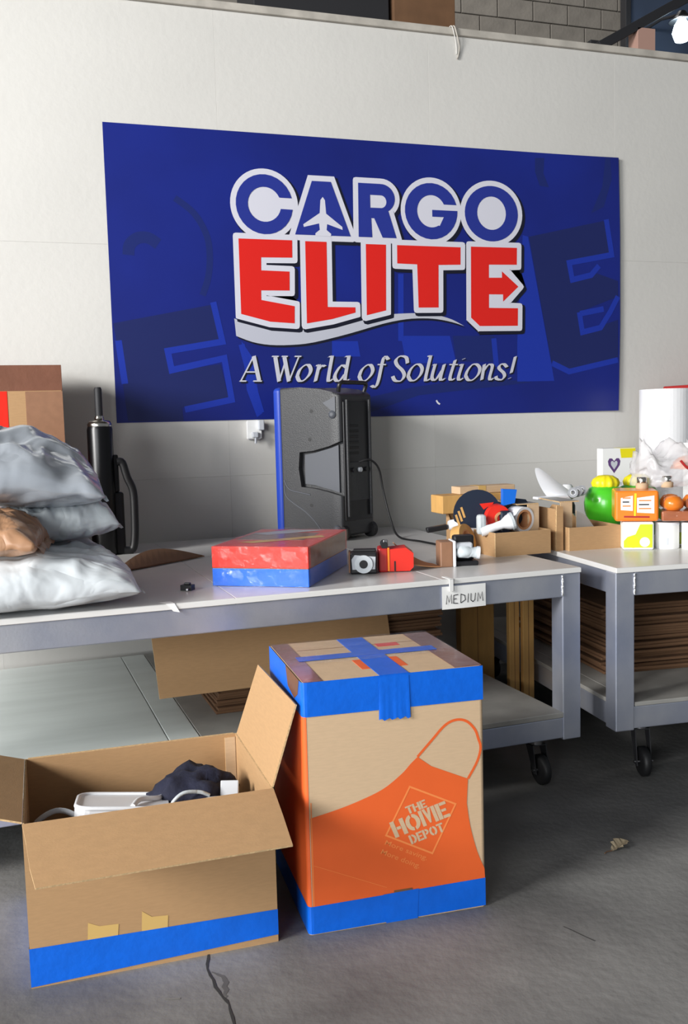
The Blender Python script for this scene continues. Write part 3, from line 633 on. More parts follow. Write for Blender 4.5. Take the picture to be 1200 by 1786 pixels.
obj('loop', G().tube(smooth_line([(-0.055, -0.02, 0.02), (-0.03, -0.01, 0.07), (0.02, -0.01, 0.08), (0.06, -0.03, 0.03)], 5), 0.006, 10), 'greyp', t)
obj('connector', G().box(0.0, 0.045, -0.035, -0.01, 0.05, 0.075, 0.004), 'greyp', t)

# ------------------------------------------------------------ tall moving carton with the apron print
HW, HD, HH = 0.559, 0.50, 0.756
hb = thing('printed_carton', 'tall kraft moving carton with orange apron print and blue tape', 'box', (0.715, 2.585, 0), rad(-3.28))
b = bmesh.new(); bmesh.ops.create_cube(b, size=1.0)
for v in b.verts: v.co = Vector(((v.co.x + 0.5) * HW, (v.co.y + 0.5) * HD, (v.co.z + 0.5) * HH))
bmesh.ops.bevel(b, geom=[e for e in b.edges if abs((e.verts[0].co - e.verts[1].co).z) > 0.1], offset=0.012, segments=4, affect='EDGES', profile=0.5)
bmesh.ops.bevel(b, geom=[e for e in b.edges if abs(e.verts[0].co.z - HH) < 1e-4 and abs(e.verts[1].co.z - HH) < 1e-4], offset=0.004, segments=2, affect='EDGES')
obj('carton_body', G().bm(b), 'kraftl', hb)
FR = Matrix(((1, 0, 0, 0), (0, 0, -1, 0), (0, 1, 0, 0), (0, 0, 0, 1)))   # (u, z) on the front face
e = 0.0009
ap = [tuple(p) for p in smooth_line(APRON[:7], 4)] + APRON[7:9] + [tuple(p) for p in smooth_line(APRON[9:13], 4)] + APRON[13:]
ap = [(max(x, 0.0125), max(z, 0.05)) if i not in () else (x, z) for i, (x, z) in enumerate(ap)]
obj('apron_print', G().flat([ap], 0, FR, e), 'orange', hb)
obj('strap_print', G().stroke([tuple(p) for p in smooth_line(STRAP, 5)], 0.008, 0, FR, e * 0.8), 'orange', hb)
# orange left face and rounded corner
g = G()
ring_ = [(HW, 0)] ; cor = [(0.012 - 0.012 * math.sin(rad(a)) - 0.0009 * math.sin(rad(a)), 0.012 - 0.012 * math.cos(rad(a)) - 0.0009 * math.cos(rad(a))) for a in range(10, 91, 16)] + [(-0.0009, HD - 0.02)]
vs = [(x, y, z) for x, y in cor for z in (0.03, 0.70)]
g.add(vs, [[2 * i, 2 * i + 1, 2 * i + 3, 2 * i + 2] for i in range(len(cor) - 1)])
obj('side_print', g, 'orange', hb)
obj('edge_line', G().add([(0.0145, -e * 1.3, 0.05), (0.0175, -e * 1.3, 0.05), (0.0175, -e * 1.3, 0.40), (0.0145, -e * 1.3, 0.40)], [[0, 1, 2, 3]]), 'orangel', hb)
obj('logo_frame', G().stroke(DIAM, 0.0055, 0, FR, e * 1.5, closed=True), 'orangel', hb)
def lettering(name, s, o, ex, w, h, m, bold=0.0, lean=0.0, z=e * 1.6):
    vs, fs = fit_text(s, w, h, bold)
    ex = Vector(ex).normalized(); ey = Vector((-ex.y, ex.x)); ey = (ey + ex * lean)
    P = [(o[0] + ex.x * v[0] + ey.x * v[1], o[1] + ex.y * v[0] + ey.y * v[1], z) for v in vs]
    return obj(name, G().add(P, fs, 0, FR), m, hb)
d1 = (0.4453 - 0.2706, 0.3014 - 0.2575)
def rct(x0, y0, x1, y1): return [(x0, y0), (x1, y0), (x1, y1), (x0, y1)]
def half(cx, cy, rx, ry, a0, a1, th): 
    A = [rad(a0 + (a1 - a0) * k / 12) for k in range(13)]
    return [(cx + rx * math.cos(a), cy + ry * math.sin(a)) for a in A] + [(cx + (rx - th) * math.cos(a), cy + (ry - 0.2) * math.sin(a)) for a in A[::-1]]
# heavy stencil capitals: every stroke is a piece apart (advance width, pieces)
CAPS = {'H': (0.94, [rct(0, 0, 0.28, 1), rct(0.62, 0, 0.9, 1), rct(0.31, 0.41, 0.59, 0.59)]),
        'O': (1.0, [half(0.46, 0.5, 0.46, 0.5, 95, 265, 0.28), half(0.50, 0.5, 0.46, 0.5, -85, 85, 0.28)]),
        'M': (1.14, [rct(0, 0, 0.24, 1), rct(0.86, 0, 1.1, 1), [(0.27, 1), (0.46, 1), (0.55, 0.62), (0.64, 1), (0.83, 1), (0.60, 0.08), (0.50, 0.08)]]),
        'E': (0.80, [rct(0, 0, 0.28, 1), rct(0.31, 0.81, 0.76, 1), rct(0.31, 0.42, 0.64, 0.58), rct(0.31, 0, 0.76, 0.19)]),
        'T': (0.86, [rct(0.27, 0, 0.55, 0.78), rct(0, 0.81, 0.82, 1)]),
        'D': (0.94, [rct(0, 0, 0.28, 1), half(0.36, 0.5, 0.52, 0.5, -88, 88, 0.28)]),
        'P': (0.84, [rct(0, 0, 0.28, 1), half(0.34, 0.68, 0.44, 0.32, -88, 88, 0.26)])}
def stencil(word, o, ex, w, h, lean):
    ex = Vector(ex).normalized(); ey = Vector((-ex.y, ex.x)) + ex * lean; tot = sum(CAPS[c][0] for c in word); x = 0
    for c in word:
        g = G()
        for P in CAPS[c][1]:
            g.flat([[(o[0] + ex.x * (x + a) * w / tot + ey.x * b_ * h, o[1] + ex.y * (x + a) * w / tot + ey.y * b_ * h) for a, b_ in P]], 0, FR, e * 1.6)
        obj('logo_letter', g, 'kraftl', hb); x += CAPS[c][0]
stencil('THE', (0.3105, 0.3255), d1, 0.066, 0.026, -0.12)
stencil('HOME', (0.2705, 0.2585), d1, 0.184, 0.053, -0.12)
stencil('DEPOT', (0.3205, 0.2315), d1, 0.112, 0.030, -0.12)
d2 = (0.386 - 0.2412, 0.1945 - 0.2709)
lettering('slogan_lettering', 'More saving.', (0.2335, 0.2400), d2, 0.148, 0.019, 'orangel', 0.004)
lettering('slogan_lettering', 'More doing.', (0.2200, 0.2130), d2, 0.136, 0.020, 'orangel', 0.004)
obj('crease_line', G().stroke([(0.02, 0.21), (0.24, 0.11)], 0.0012, 0, FR, e * 1.4), 'orangel', hb)
# blue tape bands: upper and lower
def band(z0, z1, z0r, z1r, yback, out=0.0016, name='tape_band'):
    cor = [(HW - 0.002, -out), (HW * 0.66, -out * 1.2), (HW * 0.33, -out), (0.014, -out)] + [(0.012 - (0.012 + out) * math.sin(rad(a)), 0.012 - (0.012 + out) * math.cos(rad(a))) for a in (22, 45, 67, 90)] + [(-out, yback)]
    vs = []
    for i, (x, y) in enumerate(cor):
        f = max(0, x) / HW; vs += [(x, y, z0 + (z0r - z0) * f), (x, y, z1 + (z1r - z1) * f)]
    return obj(name, G().add(vs, [[2 * i, 2 * i + 1, 2 * i + 3, 2 * i + 2] for i in range(len(cor) - 1)]), 'blue', hb)
band(0.655, HH + 0.0005, 0.652, HH + 0.0005, HD - 0.01)
band(0.002, 0.086, 0.004, 0.092, HD - 0.01)
g = G().add([(0.235, -0.0028, 0.0), (0.335, -0.0028, 0.0), (0.34, -0.0028, 0.092), (0.228, -0.0028, 0.090)], [[0, 1, 2, 3]])
obj('tape_patch', g, 'blue', hb)
obj('torn_mark', G().box(0.262, 0.32, -0.0022, -0.001, 0.089, 0.097, mi=0), 'kraftx', hb)
TZ = HH + 0.0008
obj('tape_strip', G().box(0.232, 0.322, -0.003, HD * 0.98, TZ, TZ + 0.0012), 'blue', hb)                 # front to back
obj('tape_strip', G().box(0.045, 0.50, 0.235, 0.290, TZ + 0.0014, TZ + 0.0024), 'blue', hb)               # left to right
# wrinkled tail of the strip down the front
g = G(); n = 12; vs = []
for i in range(n + 1):
    for j in range(7):
        u = 0.230 + (0.322 - 0.230) * i / n + 0.005 * (j / 6) * (i / n - 0.5); v = HH - 0.004 - j / 6 * 0.128
        vs.append((u, -0.0030 - 0.0035 * abs(math.sin(i * 1.25)) * (j / 6), v + (0.004 * math.sin(i * 2.1) if j == 6 else 0)))
g.add(vs, [[i * 7 + j, i * 7 + j + 1, (i + 1) * 7 + j + 1, (i + 1) * 7 + j] for i in range(n) for j in range(6)], smooth=True)
obj('tape_tail', g, 'blue', hb)
for x0, x1 in ((0.205, 0.231), (0.323, 0.350)):
    obj('printed_bar', G().box(x0, x1, 0.085, 0.20, TZ - 0.0006, TZ + 0.0002), 'orange', hb)
obj('printed_bar', G().box(0.335, 0.41, 0.345, 0.385, TZ - 0.0006, TZ + 0.0004), 'redtape', hb, label='red printed bar')
obj('brown_tape', G().box(0.004, 0.062, 0.0, HD - 0.01, TZ - 0.0004, TZ + 0.0006).add([(-0.0024, 0.03, HH + 0.001), (-0.0024, 0.22, HH + 0.001), (-0.0024, 0.19, 0.70), (-0.0024, 0.10, 0.685), (-0.0024, 0.05, 0.71)], [[0, 1, 2, 3, 4]]), 'btape', hb)
obj('brown_tape', G().box(0.470, HW - 0.003, 0.005, HD - 0.01, TZ - 0.0004, TZ + 0.0006), 'btape', hb)
obj('flap_seam', G().box(0.07, 0.47, HD / 2 + 0.13, HD / 2 + 0.132, TZ - 0.0004, TZ + 0.0001), 'kraftd', hb)
# wrinkled clear film taped over the top
def film_top(w, d, z, seed, amp, nx=26, ny=20):
    g = G(); vs = []
    for i in range(nx + 1):
        for j in range(ny + 1):
            x, y = i / nx * w, j / ny * d
            k = noise.noise(Vector((x * 9 + seed, y * 22, 0))) ; edge = min(i, nx - i, j, ny - j)
            vs.append((x, y, z + (amp * (0.6 + k) if edge else 0)))
    g.add(vs, [[i * (ny + 1) + j, (i + 1) * (ny + 1) + j, (i + 1) * (ny + 1) + j + 1, i * (ny + 1) + j + 1] for i in range(nx) for j in range(ny)], smooth=True)
    return g
obj('clear_film', film_top(HW - 0.006, HD * 0.62, TZ + 0.004, 2, 0.006), 'film', hb, loc=(0.003, HD * 0.37, 0))

# ------------------------------------------------------------ shrink-wrapped red and blue carton on the bench
rb = thing('wrapped_carton', 'flat carton in red and blue tape under shiny film on bench', 'box', (0.651, 3.563, TOP), math.atan2(-0.206, 0.319))
RW, RD, RH = 0.378, 0.57, 0.150
obj('carton_body', G().box(0, RW, 0, RD, 0, RH, 0.003), 'kraftd', rb)
obj('blue_band', G().box(-0.0012, RW + 0.0012, -0.0012, RD + 0.0012, 0.001, 0.068, 0.002), 'blue', rb)
obj('red_band', G().box(-0.0014, RW + 0.0014, -0.0014, RD + 0.0014, 0.070, RH + 0.001, 0.002), 'redtape', rb)
obj('side_tape', G().box(RW + 0.0005, RW + 0.002, 0.03, RD - 0.02, 0.072, RH - 0.004), 'btape', rb)
obj('top_tape', G().box(0.02, 0.30, 0.20, 0.44, RH + 0.001, RH + 0.0016), 'btape', rb)
obj('top_label', G().add([(0.06, 0.12, RH + 0.002), (0.13, 0.10, RH + 0.002), (0.36, 0.30, RH + 0.002), (0.33, 0.36, RH + 0.002)], [[0, 1, 2, 3]]), 'yellowtape', rb)
obj('top_label', G().add([(0.02, 0.40, RH + 0.002), (0.10, 0.36, RH + 0.002), (0.30, 0.54, RH + 0.002), (0.14, 0.55, RH + 0.002)], [[0, 1, 2, 3]]), 'greyp', rb)
w = film_top(RW, RD, RH + 0.004, 9, 0.010)
for (ox, ex, wd, sd) in (((0, -0.004, RH + 0.003), (1, 0, 0), RW, 4), ((RW + 0.004, 0, RH + 0.003), (0, 1, 0), RD, 6)):
    vs = []; nx, nz = 26, 8
    for i in range(nx + 1):
        for j in range(nz + 1):
            s_ = i / nx * wd; z = -j / nz * (RH + 0.001)
            k = noise.noise(Vector((s_ * 26 + z * 20 + sd, z * 30, sd))) * 0.005
            nrm = Vector((0, -1, 0)) if sd == 4 else Vector((1, 0, 0))
            vs.append(tuple(Vector(ox) + Vector(ex) * s_ + Vector((0, 0, z)) + nrm * max(0, 0.003 + k)))
    w.add(vs, [[i * (nz + 1) + j, i * (nz + 1) + j + 1, (i + 1) * (nz + 1) + j + 1, (i + 1) * (nz + 1) + j] for i in range(nx) for j in range(nz)], smooth=True)
obj('shrink_film', w, 'film', rb)

# ------------------------------------------------------------ loudspeaker
sp = thing('loudspeaker', 'black loudspeaker with blue front rim standing on the bench by wall', 'speaker', (1.275, 4.885, TOP), rad(-60))
SH = 0.79
plan = [(0, 0), (0.13, 0.0253), (0.25, 0.0486), (0.32, 0.0622), (0.36, 0.075), (0.36, 0.325), (0.32, 0.3378), (0.25, 0.3514), (0.13, 0.3747), (0, 0.40)]
def shell(plan, h, slope):
    b = bmesh.new(); lo_, hi = [], []
    for x, y in plan:
        lo_.append(b.verts.new((x, y, 0.02))); hi.append(b.verts.new((x, y, h - slope * max(0, x / 0.36 - 0.3) ** 2 / 0.49)))
    n = len(plan)
    b.faces.new(lo_[::-1]); b.faces.new(hi)
    for i in range(n): b.faces.new([lo_[i], lo_[(i + 1) % n], hi[(i + 1) % n], hi[i]])
    bmesh.ops.bevel(b, geom=b.edges[:], offset=0.014, segments=3, affect='EDGES', profile=0.5)
    return b
body = obj('cabinet', G().bm(shell(plan, SH, 0.045)), 'blackp', sp)
# hand pocket cut into the flank facing the room
sl = Vector((0.36, 0.07, 0)).normalized(); FM = frame((0, 0, 0), sl, (0, 0, 1))    # normal points to -y
pocket = [(0.120, 0.455), (0.112, 0.37), (0.125, 0.275), (0.20, 0.268), (0.29, 0.25), (0.42, 0.215), (0.42, 0.53), (0.30, 0.485), (0.20, 0.462)]
cut_o = bpy.data.objects.new('cutter', mesh(G().prism(pocket, -0.034, 0.05, M=FM), 'cutter', 'recess')); COL.objects.link(cut_o)
tmp = bpy.data.objects.new('tmp', body.data.copy()); COL.objects.link(tmp)
md = tmp.modifiers.new('b', 'BOOLEAN'); md.object = cut_o; md.operation = 'DIFFERENCE'; md.solver = 'EXACT'
dg = bpy.context.evaluated_depsgraph_get(); dg.update()
new = bpy.data.meshes.new_from_object(tmp.evaluated_get(dg))
bpy.data.objects.remove(tmp); bpy.data.objects.remove(cut_o)
body.data = new
obj('handle_pocket', G().prism([(x * 1.0 + 0.004 * (1 if x < 0.2 else -0.4), z) for x, z in [(0.135, 0.44), (0.133, 0.29), (0.20, 0.283), (0.29, 0.262), (0.345, 0.247), (0.345, 0.49), (0.30, 0.475), (0.20, 0.450)]], -0.033, -0.022, M=FM), 'recess', sp)
obj('front_rim', G().box(-0.046, 0.012, -0.006, 0.406, 0.01, SH + 0.003, 0.024, seg=5), 'bezel', sp)
obj('front_grille', G().box(-0.052, -0.044, 0.03, 0.37, 0.05, SH - 0.04, 0.006), 'blackp2', sp)
obj('back_panel', G().box(0.356, 0.366, 0.095, 0.305, 0.10, SH - 0.08, 0.004), 'blackp2', sp)
for k in range(6): obj('vent_slot', G().box(0.362, 0.370, 0.125, 0.205, 0.44 + k * 0.028, 0.452 + k * 0.028, 0.002, M=T(0, 0, 0)), 'rubber', sp)
obj('control_panel', G().box(0.362, 0.371, 0.12, 0.29, 0.20, 0.40, 0.003), 'blackp', sp)
for k in range(3): obj('knob', G().cyl(0.012, 0.0, 0.014, 14, M=T(0.371, 0.15 + 0.05 * k, 0.36) @ RY(90)), 'greyp' if k == 1 else 'blackp2', sp)
obj('pull_handle', G().tube(smooth_line([(0.33, 0.10, SH - 0.03), (0.345, 0.10, SH + 0.012), (0.345, 0.16, SH + 0.016), (0.345, 0.25, SH + 0.016), (0.345, 0.30, SH + 0.010), (0.33, 0.30, SH - 0.03)], 4), 0.011, 8), 'blackp2', sp)
obj('handle_rail', G().box(0.366, 0.380, 0.105, 0.120, 0.12, SH - 0.07, 0.004).box(0.366, 0.380, 0.28, 0.295, 0.12, SH - 0.07, 0.004), 'blackp', sp)
obj('flank_groove', G().tube([FM @ Vector((x, z, 0.0005)) for x, z in [tuple(p) for p in smooth_line([(0.02, 0.28), (0.03, 0.225), (0.08, 0.185), (0.14, 0.15), (0.20, 0.10), (0.25, 0.04)], 5)]], 0.0035, 6), 'recess', sp)
obj('flank_groove', G().tube([FM @ Vector((x, z, 0.0005)) for x, z in [tuple(p) for p in smooth_line([(0.02, 0.31), (0.05, 0.262), (0.12, 0.245), (0.18, 0.235)], 5)]], 0.0035, 6), 'recess', sp)
for x, z in ((0.20, 0.665), (0.185, 0.52), (0.185, 0.18)): obj('screw_hole', G().cyl(0.010, -0.002, 0.0012, 14, M=FM @ T(x, z, 0)), 'rubber', sp)
for x, z in ((0.325, 0.645), (0.335, 0.06)): obj('corner_boss', G().lathe([(0.022, 0), (0.018, 0.008), (0.008, 0.012)], 16, M=FM @ T(x, z, 0)), 'recess', sp)
obj('top_cleat', G().prism([(0.27, 0.705), (0.345, 0.735), (0.345, 0.66), (0.335, 0.655)], -0.002, 0.003, M=FM), 'recess', sp)
for x, y in ((0.03, 0.05), (0.03, 0.35)): obj('foot', G().lathe([(0.02, 0), (0.024, 0.01), (0.022, 0.024)], 14, M=T(x, y, 0)), 'rubber', sp)
for y in (0.09, 0.31): obj('wheel', G().cyl(0.04, -0.014, 0.014, 20, M=T(0.345, y, 0.04) @ RX(90)), 'rubber', sp)
t = thing('power_cord', 'thin black cord from loudspeaker across the bench to tape guns', 'cord', (1.6, 4.72, TOP))
pts = [(0.02, -0.095, 0.40), (0.075, -0.10, 0.41), (0.14, -0.06, 0.36), (0.17, -0.04, 0.24), (0.19, -0.08, 0.10), (0.20, -0.17, 0.012), (0.24, -0.36, 0.006), (0.26, -0.52, 0.006), (0.26, -0.66, 0.006), (0.20, -0.78, 0.006), (0.12, -0.88, 0.006)]
obj('cable', G().tube(smooth_line(pts, 6), 0.0055, 8), 'rubber', t)
obj('plug', G().box(-0.012, 0.012, -0.03, 0.0, -0.002, 0.018, 0.003, M=T(0.12, -0.88, 0.002)), 'rubber', t)

# ------------------------------------------------------------ left pile on the bench
def mailer(w, d, h, seed, wr=0.008, n=84, p=2.6):
    """plump sealed poly bag: flat seam rim, puckers running in from the edge"""
    g = G(); ids = {}; vs = []
    def P(i, j, top):
        u, v = i / n * 2 - 1, j / n * 2 - 1
        e_ = max(0, (1 - abs(u) ** p) * (1 - abs(v) ** p)) ** 0.5
        q = Vector((u * 2.0 + seed, v * 2.0 - seed, 0.7 * top))
        k = noise.noise(q * 0.8) * 0.22 + (1 - 2.2 * abs(noise.noise(Vector((q.x * 0.9 + q.y * 0.9, q.y * 2.0 - q.x, seed))))) * 0.13
        cr = (abs(noise.noise(Vector((u * 3.4 + v * 1.8 + seed, v * 2.2 - u * 0.9, seed * 2)))) + 0.35 * abs(noise.noise(Vector((u * 6 - v * 3, v * 5 + u * 2, seed))))) * 0.030
        rim = (1 - e_)
        pk = math.sin((u * 13 + v * 9) + 3 * noise.noise(q * 2)) * wr * rim * (1 if e_ > 0.01 else 0.6) * 1.2
        z = h * 0.30 + (h * 0.70 if top else -h * 0.30) * e_ * (1 + k * (1 if top else 0.2)) + pk - cr * (1 if top else 0) * min(1, e_ * 1.5)
        sx = 1 - 0.06 * (1 - abs(v)) * 0 + 0.02 * noise.noise(Vector((v * 2.5, seed, 1)))
        sy = 1 + 0.03 * noise.noise(Vector((u * 2.5, seed, 5)))
        return (u * w / 2 * sx, v * d / 2 * sy, max(z, 0.0 if not top else 0.002))
    for top in (1, 0):
        for i in range(n + 1):
            for j in range(n + 1):
                edge = i in (0, n) or j in (0, n)
                key = (i, j, 1 if edge else top)
                if key not in ids: ids[key] = len(vs); vs.append(P(i, j, key[2]))
    fs = []
    K_ = lambda i, j, top: ids[(i, j, 1 if (i in (0, n) or j in (0, n)) else top)]
    for i in range(n):
        for j in range(n):
            fs.append([K_(i, j, 1), K_(i + 1, j, 1), K_(i + 1, j + 1, 1), K_(i, j + 1, 1)])
            fs.append([K_(i, j, 0), K_(i, j + 1, 0), K_(i + 1, j + 1, 0), K_(i + 1, j, 0)])
    return g.add(vs, fs, smooth=True)
def poly_bag(label, loc, rot, dims, seed, m, flap=True, p=2.6):
    t = thing('mailing_bag', label, 'bag', loc); t.rotation_euler = rot
    obj('sack', mailer(*dims, seed, p=p), m, t)
    w, d, h = dims
    if flap:
        g = G(); n = 14; vs = []
        for i in range(n + 1):
            for j in range(4):
                v = -d * 0.44 + d * 0.88 * i / n
                vs.append((w / 2 - 0.012 + 0.030 * j / 3, v, h * 0.30 + 0.006 * math.sin(i * 1.3 + j) - 0.02 * (j / 3) ** 2))
        g.add(vs, [[i * 4 + j, i * 4 + j + 1, (i + 1) * 4 + j + 1, (i + 1) * 4 + j] for i in range(n) for j in range(3)], smooth=True)
        obj('seal_flap', g, m, t)
    return t
poly_bag('large white mailing bag at the bottom of the pile, on the bench edge', (-0.17, 3.60, TOP), (0, 0, rad(3)), (1.00, 0.80, 0.205), 1.3, 'polyw', p=4.0)
poly_bag('brown plastic mailing bag in the middle of the pile, left', (-0.27, 3.50, TOP + 0.192), (0, rad(3), rad(-8)), (0.64, 0.46, 0.165), 4.1, 'polyb', p=3.2)
poly_bag('small grey mailing bag in the middle of the pile, right', (0.085, 3.82, TOP + 0.190), (0, rad(-3), rad(10)), (0.40, 0.50, 0.175), 8.2, 'polyg', p=3.6)
poly_bag('shiny silver mailing bag on the top of the pile', (-0.17, 3.76, TOP + 0.345), (0, rad(9), rad(5)), (0.80, 0.66, 0.29), 6.6, 'polys', p=2.6)
bx = thing('taped_carton', 'kraft carton with brown and red tape behind the mailing bags', 'box', (-0.42, 4.62, TOP + 0.40))
CW, CH, CD = 0.60, 0.50, 0.42
obj('carton_body', G().box(0, CW, 0, CD, 0, CH, 0.004), 'kraft', bx)
obj('brown_tape', G().box(-0.001, CW + 0.001, -0.0012, CD + 0.001, CH - 0.115, CH + 0.0012, 0.001), 'btape', bx)
obj('brown_tape', G().box(CW * 0.88 - 0.09, CW + 0.0008, -0.0010, CD, 0.09, CH - 0.118), 'tan', bx)
obj('red_tape', G().box(-0.001, CW + 0.0012, -0.0014, CD + 0.001, 0.03, 0.105, 0.001), 'redtape', bx)
obj('red_tape', G().box(0.20, 0.36, -0.0016, CD + 0.001, 0.106, CH - 0.116, 0.0008), 'redtape', bx)
bx2 = thing('carton', 'plain brown carton under the taped one, behind the mailing bags', 'box', (-0.44, 4.58, TOP))
obj('carton_body', G().box(0, 0.63, 0, 0.46, 0, 0.40, 0.004), 'kraftd', bx2)
obj('tape', G().box(-0.001, 0.631, 0.2, 0.26, 0.33, 0.4008), 'btape', bx2)

# black cylinder with rod and grip
cy = thing('hydraulic_cylinder', 'glossy black cylinder with thin rod and curved grip, upright by wall', 'cylinder', (0.345, 4.70, TOP))
obj('barrel', G().lathe([(0.055, 0.0), (0.062, 0.01), (0.062, 0.33), (0.060, 0.34), (0.060, 0.60), (0.056, 0.615)], 28), 'gloss', cy)
obj('cap', G().lathe([(0.055, 0.612), (0.057, 0.625), (0.050, 0.640), (0.022, 0.645), (0.022, 0.655), (0.016, 0.67)], 24), 'chrome', cy)
obj('rod', G().lathe([(0.018, 0.66), (0.018, 0.79), (0.014, 0.80)], 16), 'dark', cy)
obj('side_bracket', G().box(0.045, 0.095, -0.03, 0.03, 0.0, 0.30, 0.01).box(0.05, 0.078, -0.022, 0.022, 0.30, 0.48, 0.008), 'gloss', cy)
obj('grip', G().tube(smooth_line([(0.07, -0.02, 0.445), (0.095, -0.02, 0.44), (0.115, -0.02, 0.37), (0.14, -0.02, 0.30), (0.142, -0.02, 0.18), (0.138, -0.02, 0.08), (0.125, -0.02, 0.022), (0.085, -0.02, 0.018)], 5), 0.019, 12), 'strap', cy)

# curled cardboard scrap and small black clip
sc = thing('cardboard_scrap', 'curled dark brown cardboard scrap lying behind the white mailing bag', 'cardboard', (0.36, 4.07, TOP))
g = G(); n = 14; vs = []
for i in range(n + 1):
    s_ = i / n; y0 = 0.0 + 0.30 * s_; y1 = 0.10 + 0.42 * math.sin(min(1, s_ * 1.6) * 1.5) * (1 - s_ * 0.55)
    for th in (0.0, 0.005):
        for k in (0, 1): vs.append((0.40 * s_, y1 if k else y0, 0.004 + th + 0.035 * math.sin(s_ * math.pi) * k))
fs = []
for i in range(n):
    a, b_ = i * 4, i * 4 + 4
    fs += [[a + 2, b_ + 2, b_ + 3, a + 3], [a, a + 1, b_ + 1, b_], [a, b_, b_ + 2, a + 2], [a + 1, a + 3, b_ + 3, b_ + 1]]
g.add(vs, fs, smooth=False); obj('sheet', g, 'kraftx', sc)
t = thing('clip', 'tiny black clip lying on the bench near the white bag', 'clip', (0.545, 3.52, TOP), rad(-30))
obj('jaw', G().prism([(-0.022, -0.012), (0.022, -0.016), (0.026, 0.012), (-0.018, 0.016)], 0, 0.02).box(-0.01, 0.014, -0.008, 0.008, 0.02, 0.028, 0.003), 'blackp2', t)
obj('pin', G().cyl(0.004, -0.02, 0.02, 10, M=T(0.012, -0.014, 0.007) @ RX(90)), 'zinc', t)
t = thing('tape_scrap', 'torn bit of clear tape on bench edge', 'tape', (0.44, 3.262, TOP))
obj('strip', G().add([(-0.03, 0.045, 0.0012), (0.012, 0.05, 0.0012), (0.02, 0.0, 0.0016), (-0.01, 0.0, 0.0016), (0.036, -0.006, -0.03), (0.014, -0.006, -0.025)], [[0, 3, 2, 1], [3, 5, 4, 2]]), 'paper', t)

# ------------------------------------------------------------ handwritten sign taped to the bench rail
sg = thing('paper_sign', 'white paper sign with handwriting taped to the bench rail', 'sign', (1.474, 3.296, 0.775), rad(1.72))
g = G(); n = 8
vs = [(0.187 * i / n, -0.0015 - 0.003 * math.sin(i / n * 3.1) * (1 - j * 0.4) - 0.0006 * k, 0.008 * (1 - i / n) * 0 + 0.088 * j) for i in range(n + 1) for j in (0, 1) for k in (0, 1)]
fs = []
for i in range(n):
    a, b_ = i * 4, i * 4 + 4
    fs += [[a + 1, b_ + 1, b_ + 3, a + 3], [a, a + 2, b_ + 2, b_]]
g.add(vs, fs); obj('sheet', g, 'paper', sg)
STK = [[(0, 0), (0.12, 0.9), (0.4, 0.2), (0.75, 0.95), (0.8, 0.02)], [(1.75, 0.9), (1.1, 0.85), (1.05, 0.05), (1.7, 0.0)], [(1.08, 0.45), (1.5, 0.5)], [(2.1, 0.0), (2.15, 0.9), (2.7, 0.75), (2.8, 0.3), (2.1, 0.0)],
       [(3.15, 0.0), (3.25, 0.9)], [(3.65, 0.9), (3.6, 0.2), (3.9, 0.02), (4.2, 0.2), (4.3, 0.9)], [(4.6, 0.0), (4.7, 0.9), (5.0, 0.25), (5.3, 0.95), (5.4, 0.0)]]
g = G()
for st in STK: g.stroke([(0.016 + a * 0.0290, 0.020 + b_ * 0.038) for a, b_ in st], 0.0032, 0, FR, 0.0062)
obj('handwriting', g, 'ink', sg)
obj('tape_strip', G().box(0.028, 0.044, -0.012, -0.0075, 0.07, 0.115).box(0.028, 0.044, -0.012, 0.055, 0.1162, 0.1172), 'paper', sg, label='white tape strip')

# ------------------------------------------------------------ tape dispensers
def tape_gun(label, loc, rotz, parts, tilt=(0, 0), group=None):
    t = thing('tape_dispenser', label, 'tape dispenser', loc); t.rotation_euler = (tilt[0], tilt[1], rotz)
    return t
XY = Matrix(((1, 0, 0, 0), (0, 0, -1, 0), (0, 1, 0, 0), (0, 0, 0, 1)))  # (x, z) upright plate facing -y
# black gun with white hub
t = thing('tape_dispenser', 'black tape dispenser with round grey hub beside the red one', 'tape dispenser', (1.265, 3.585, TOP), rad(-20))
obj('body', G().box(-0.055, 0.055, -0.035, 0.04, 0, 0.088, 0.008), 'blackp2', t)
obj('side_plate', G().prism([(-0.045, 0.02), (0.045, 0.02), (0.048, 0.07), (-0.035, 0.078), (-0.048, 0.06)], 0.034, 0.038, M=XY), 'greyp', t)
obj('hub', G().ring(0.036, 0.017, 0.0, 0.012, M=T(0, -0.036, 0.042) @ RX(90)), 'polyw', t)
obj('hub_hole', G().cyl(0.0168, 0, 0.006, 18, M=T(0, -0.036, 0.042) @ RX(90)), 'blackp2', t)
obj('tape_edge', G().box(-0.06, -0.052, -0.03, 0.035, 0.005, 0.09, 0.003), 'tan', t)
obj('blade', G().box(-0.04, 0.05, -0.02, 0.02, 0.088, 0.098, 0.003), 'rubber', t)
# red gun
t = thing('tape_dispenser', 'red and black tape dispenser lying on the bench', 'tape dispenser', (1.375, 3.60, TOP), rad(-18))
obj('body', G().box(-0.042, 0.0, -0.05, 0.05, 0, 0.098, 0.008), 'dred', t)
obj('guard', G().prism([(0.0, 0.004), (0.085, 0.004), (0.10, 0.02), (0.10, 0.075), (0.07, 0.098), (0.0, 0.092)], -0.05, 0.05, M=XY), 'red', t)
obj('slot', G().box(0.022, 0.028, -0.0515, -0.049, 0.005, 0.045), 'rubber', t)
obj('trim', G().box(-0.004, 0.004, -0.053, -0.049, 0.005, 0.10, 0.001), 'packo', t)
obj('roller', G().cyl(0.014, -0.045, 0.045, 16, M=T(-0.015, 0, 0.108) @ RX(90)), 'blackp2', t)
obj('lever', G().box(-0.02, 0.0, -0.03, -0.01, 0.10, 0.128, 0.003), 'zinc', t)
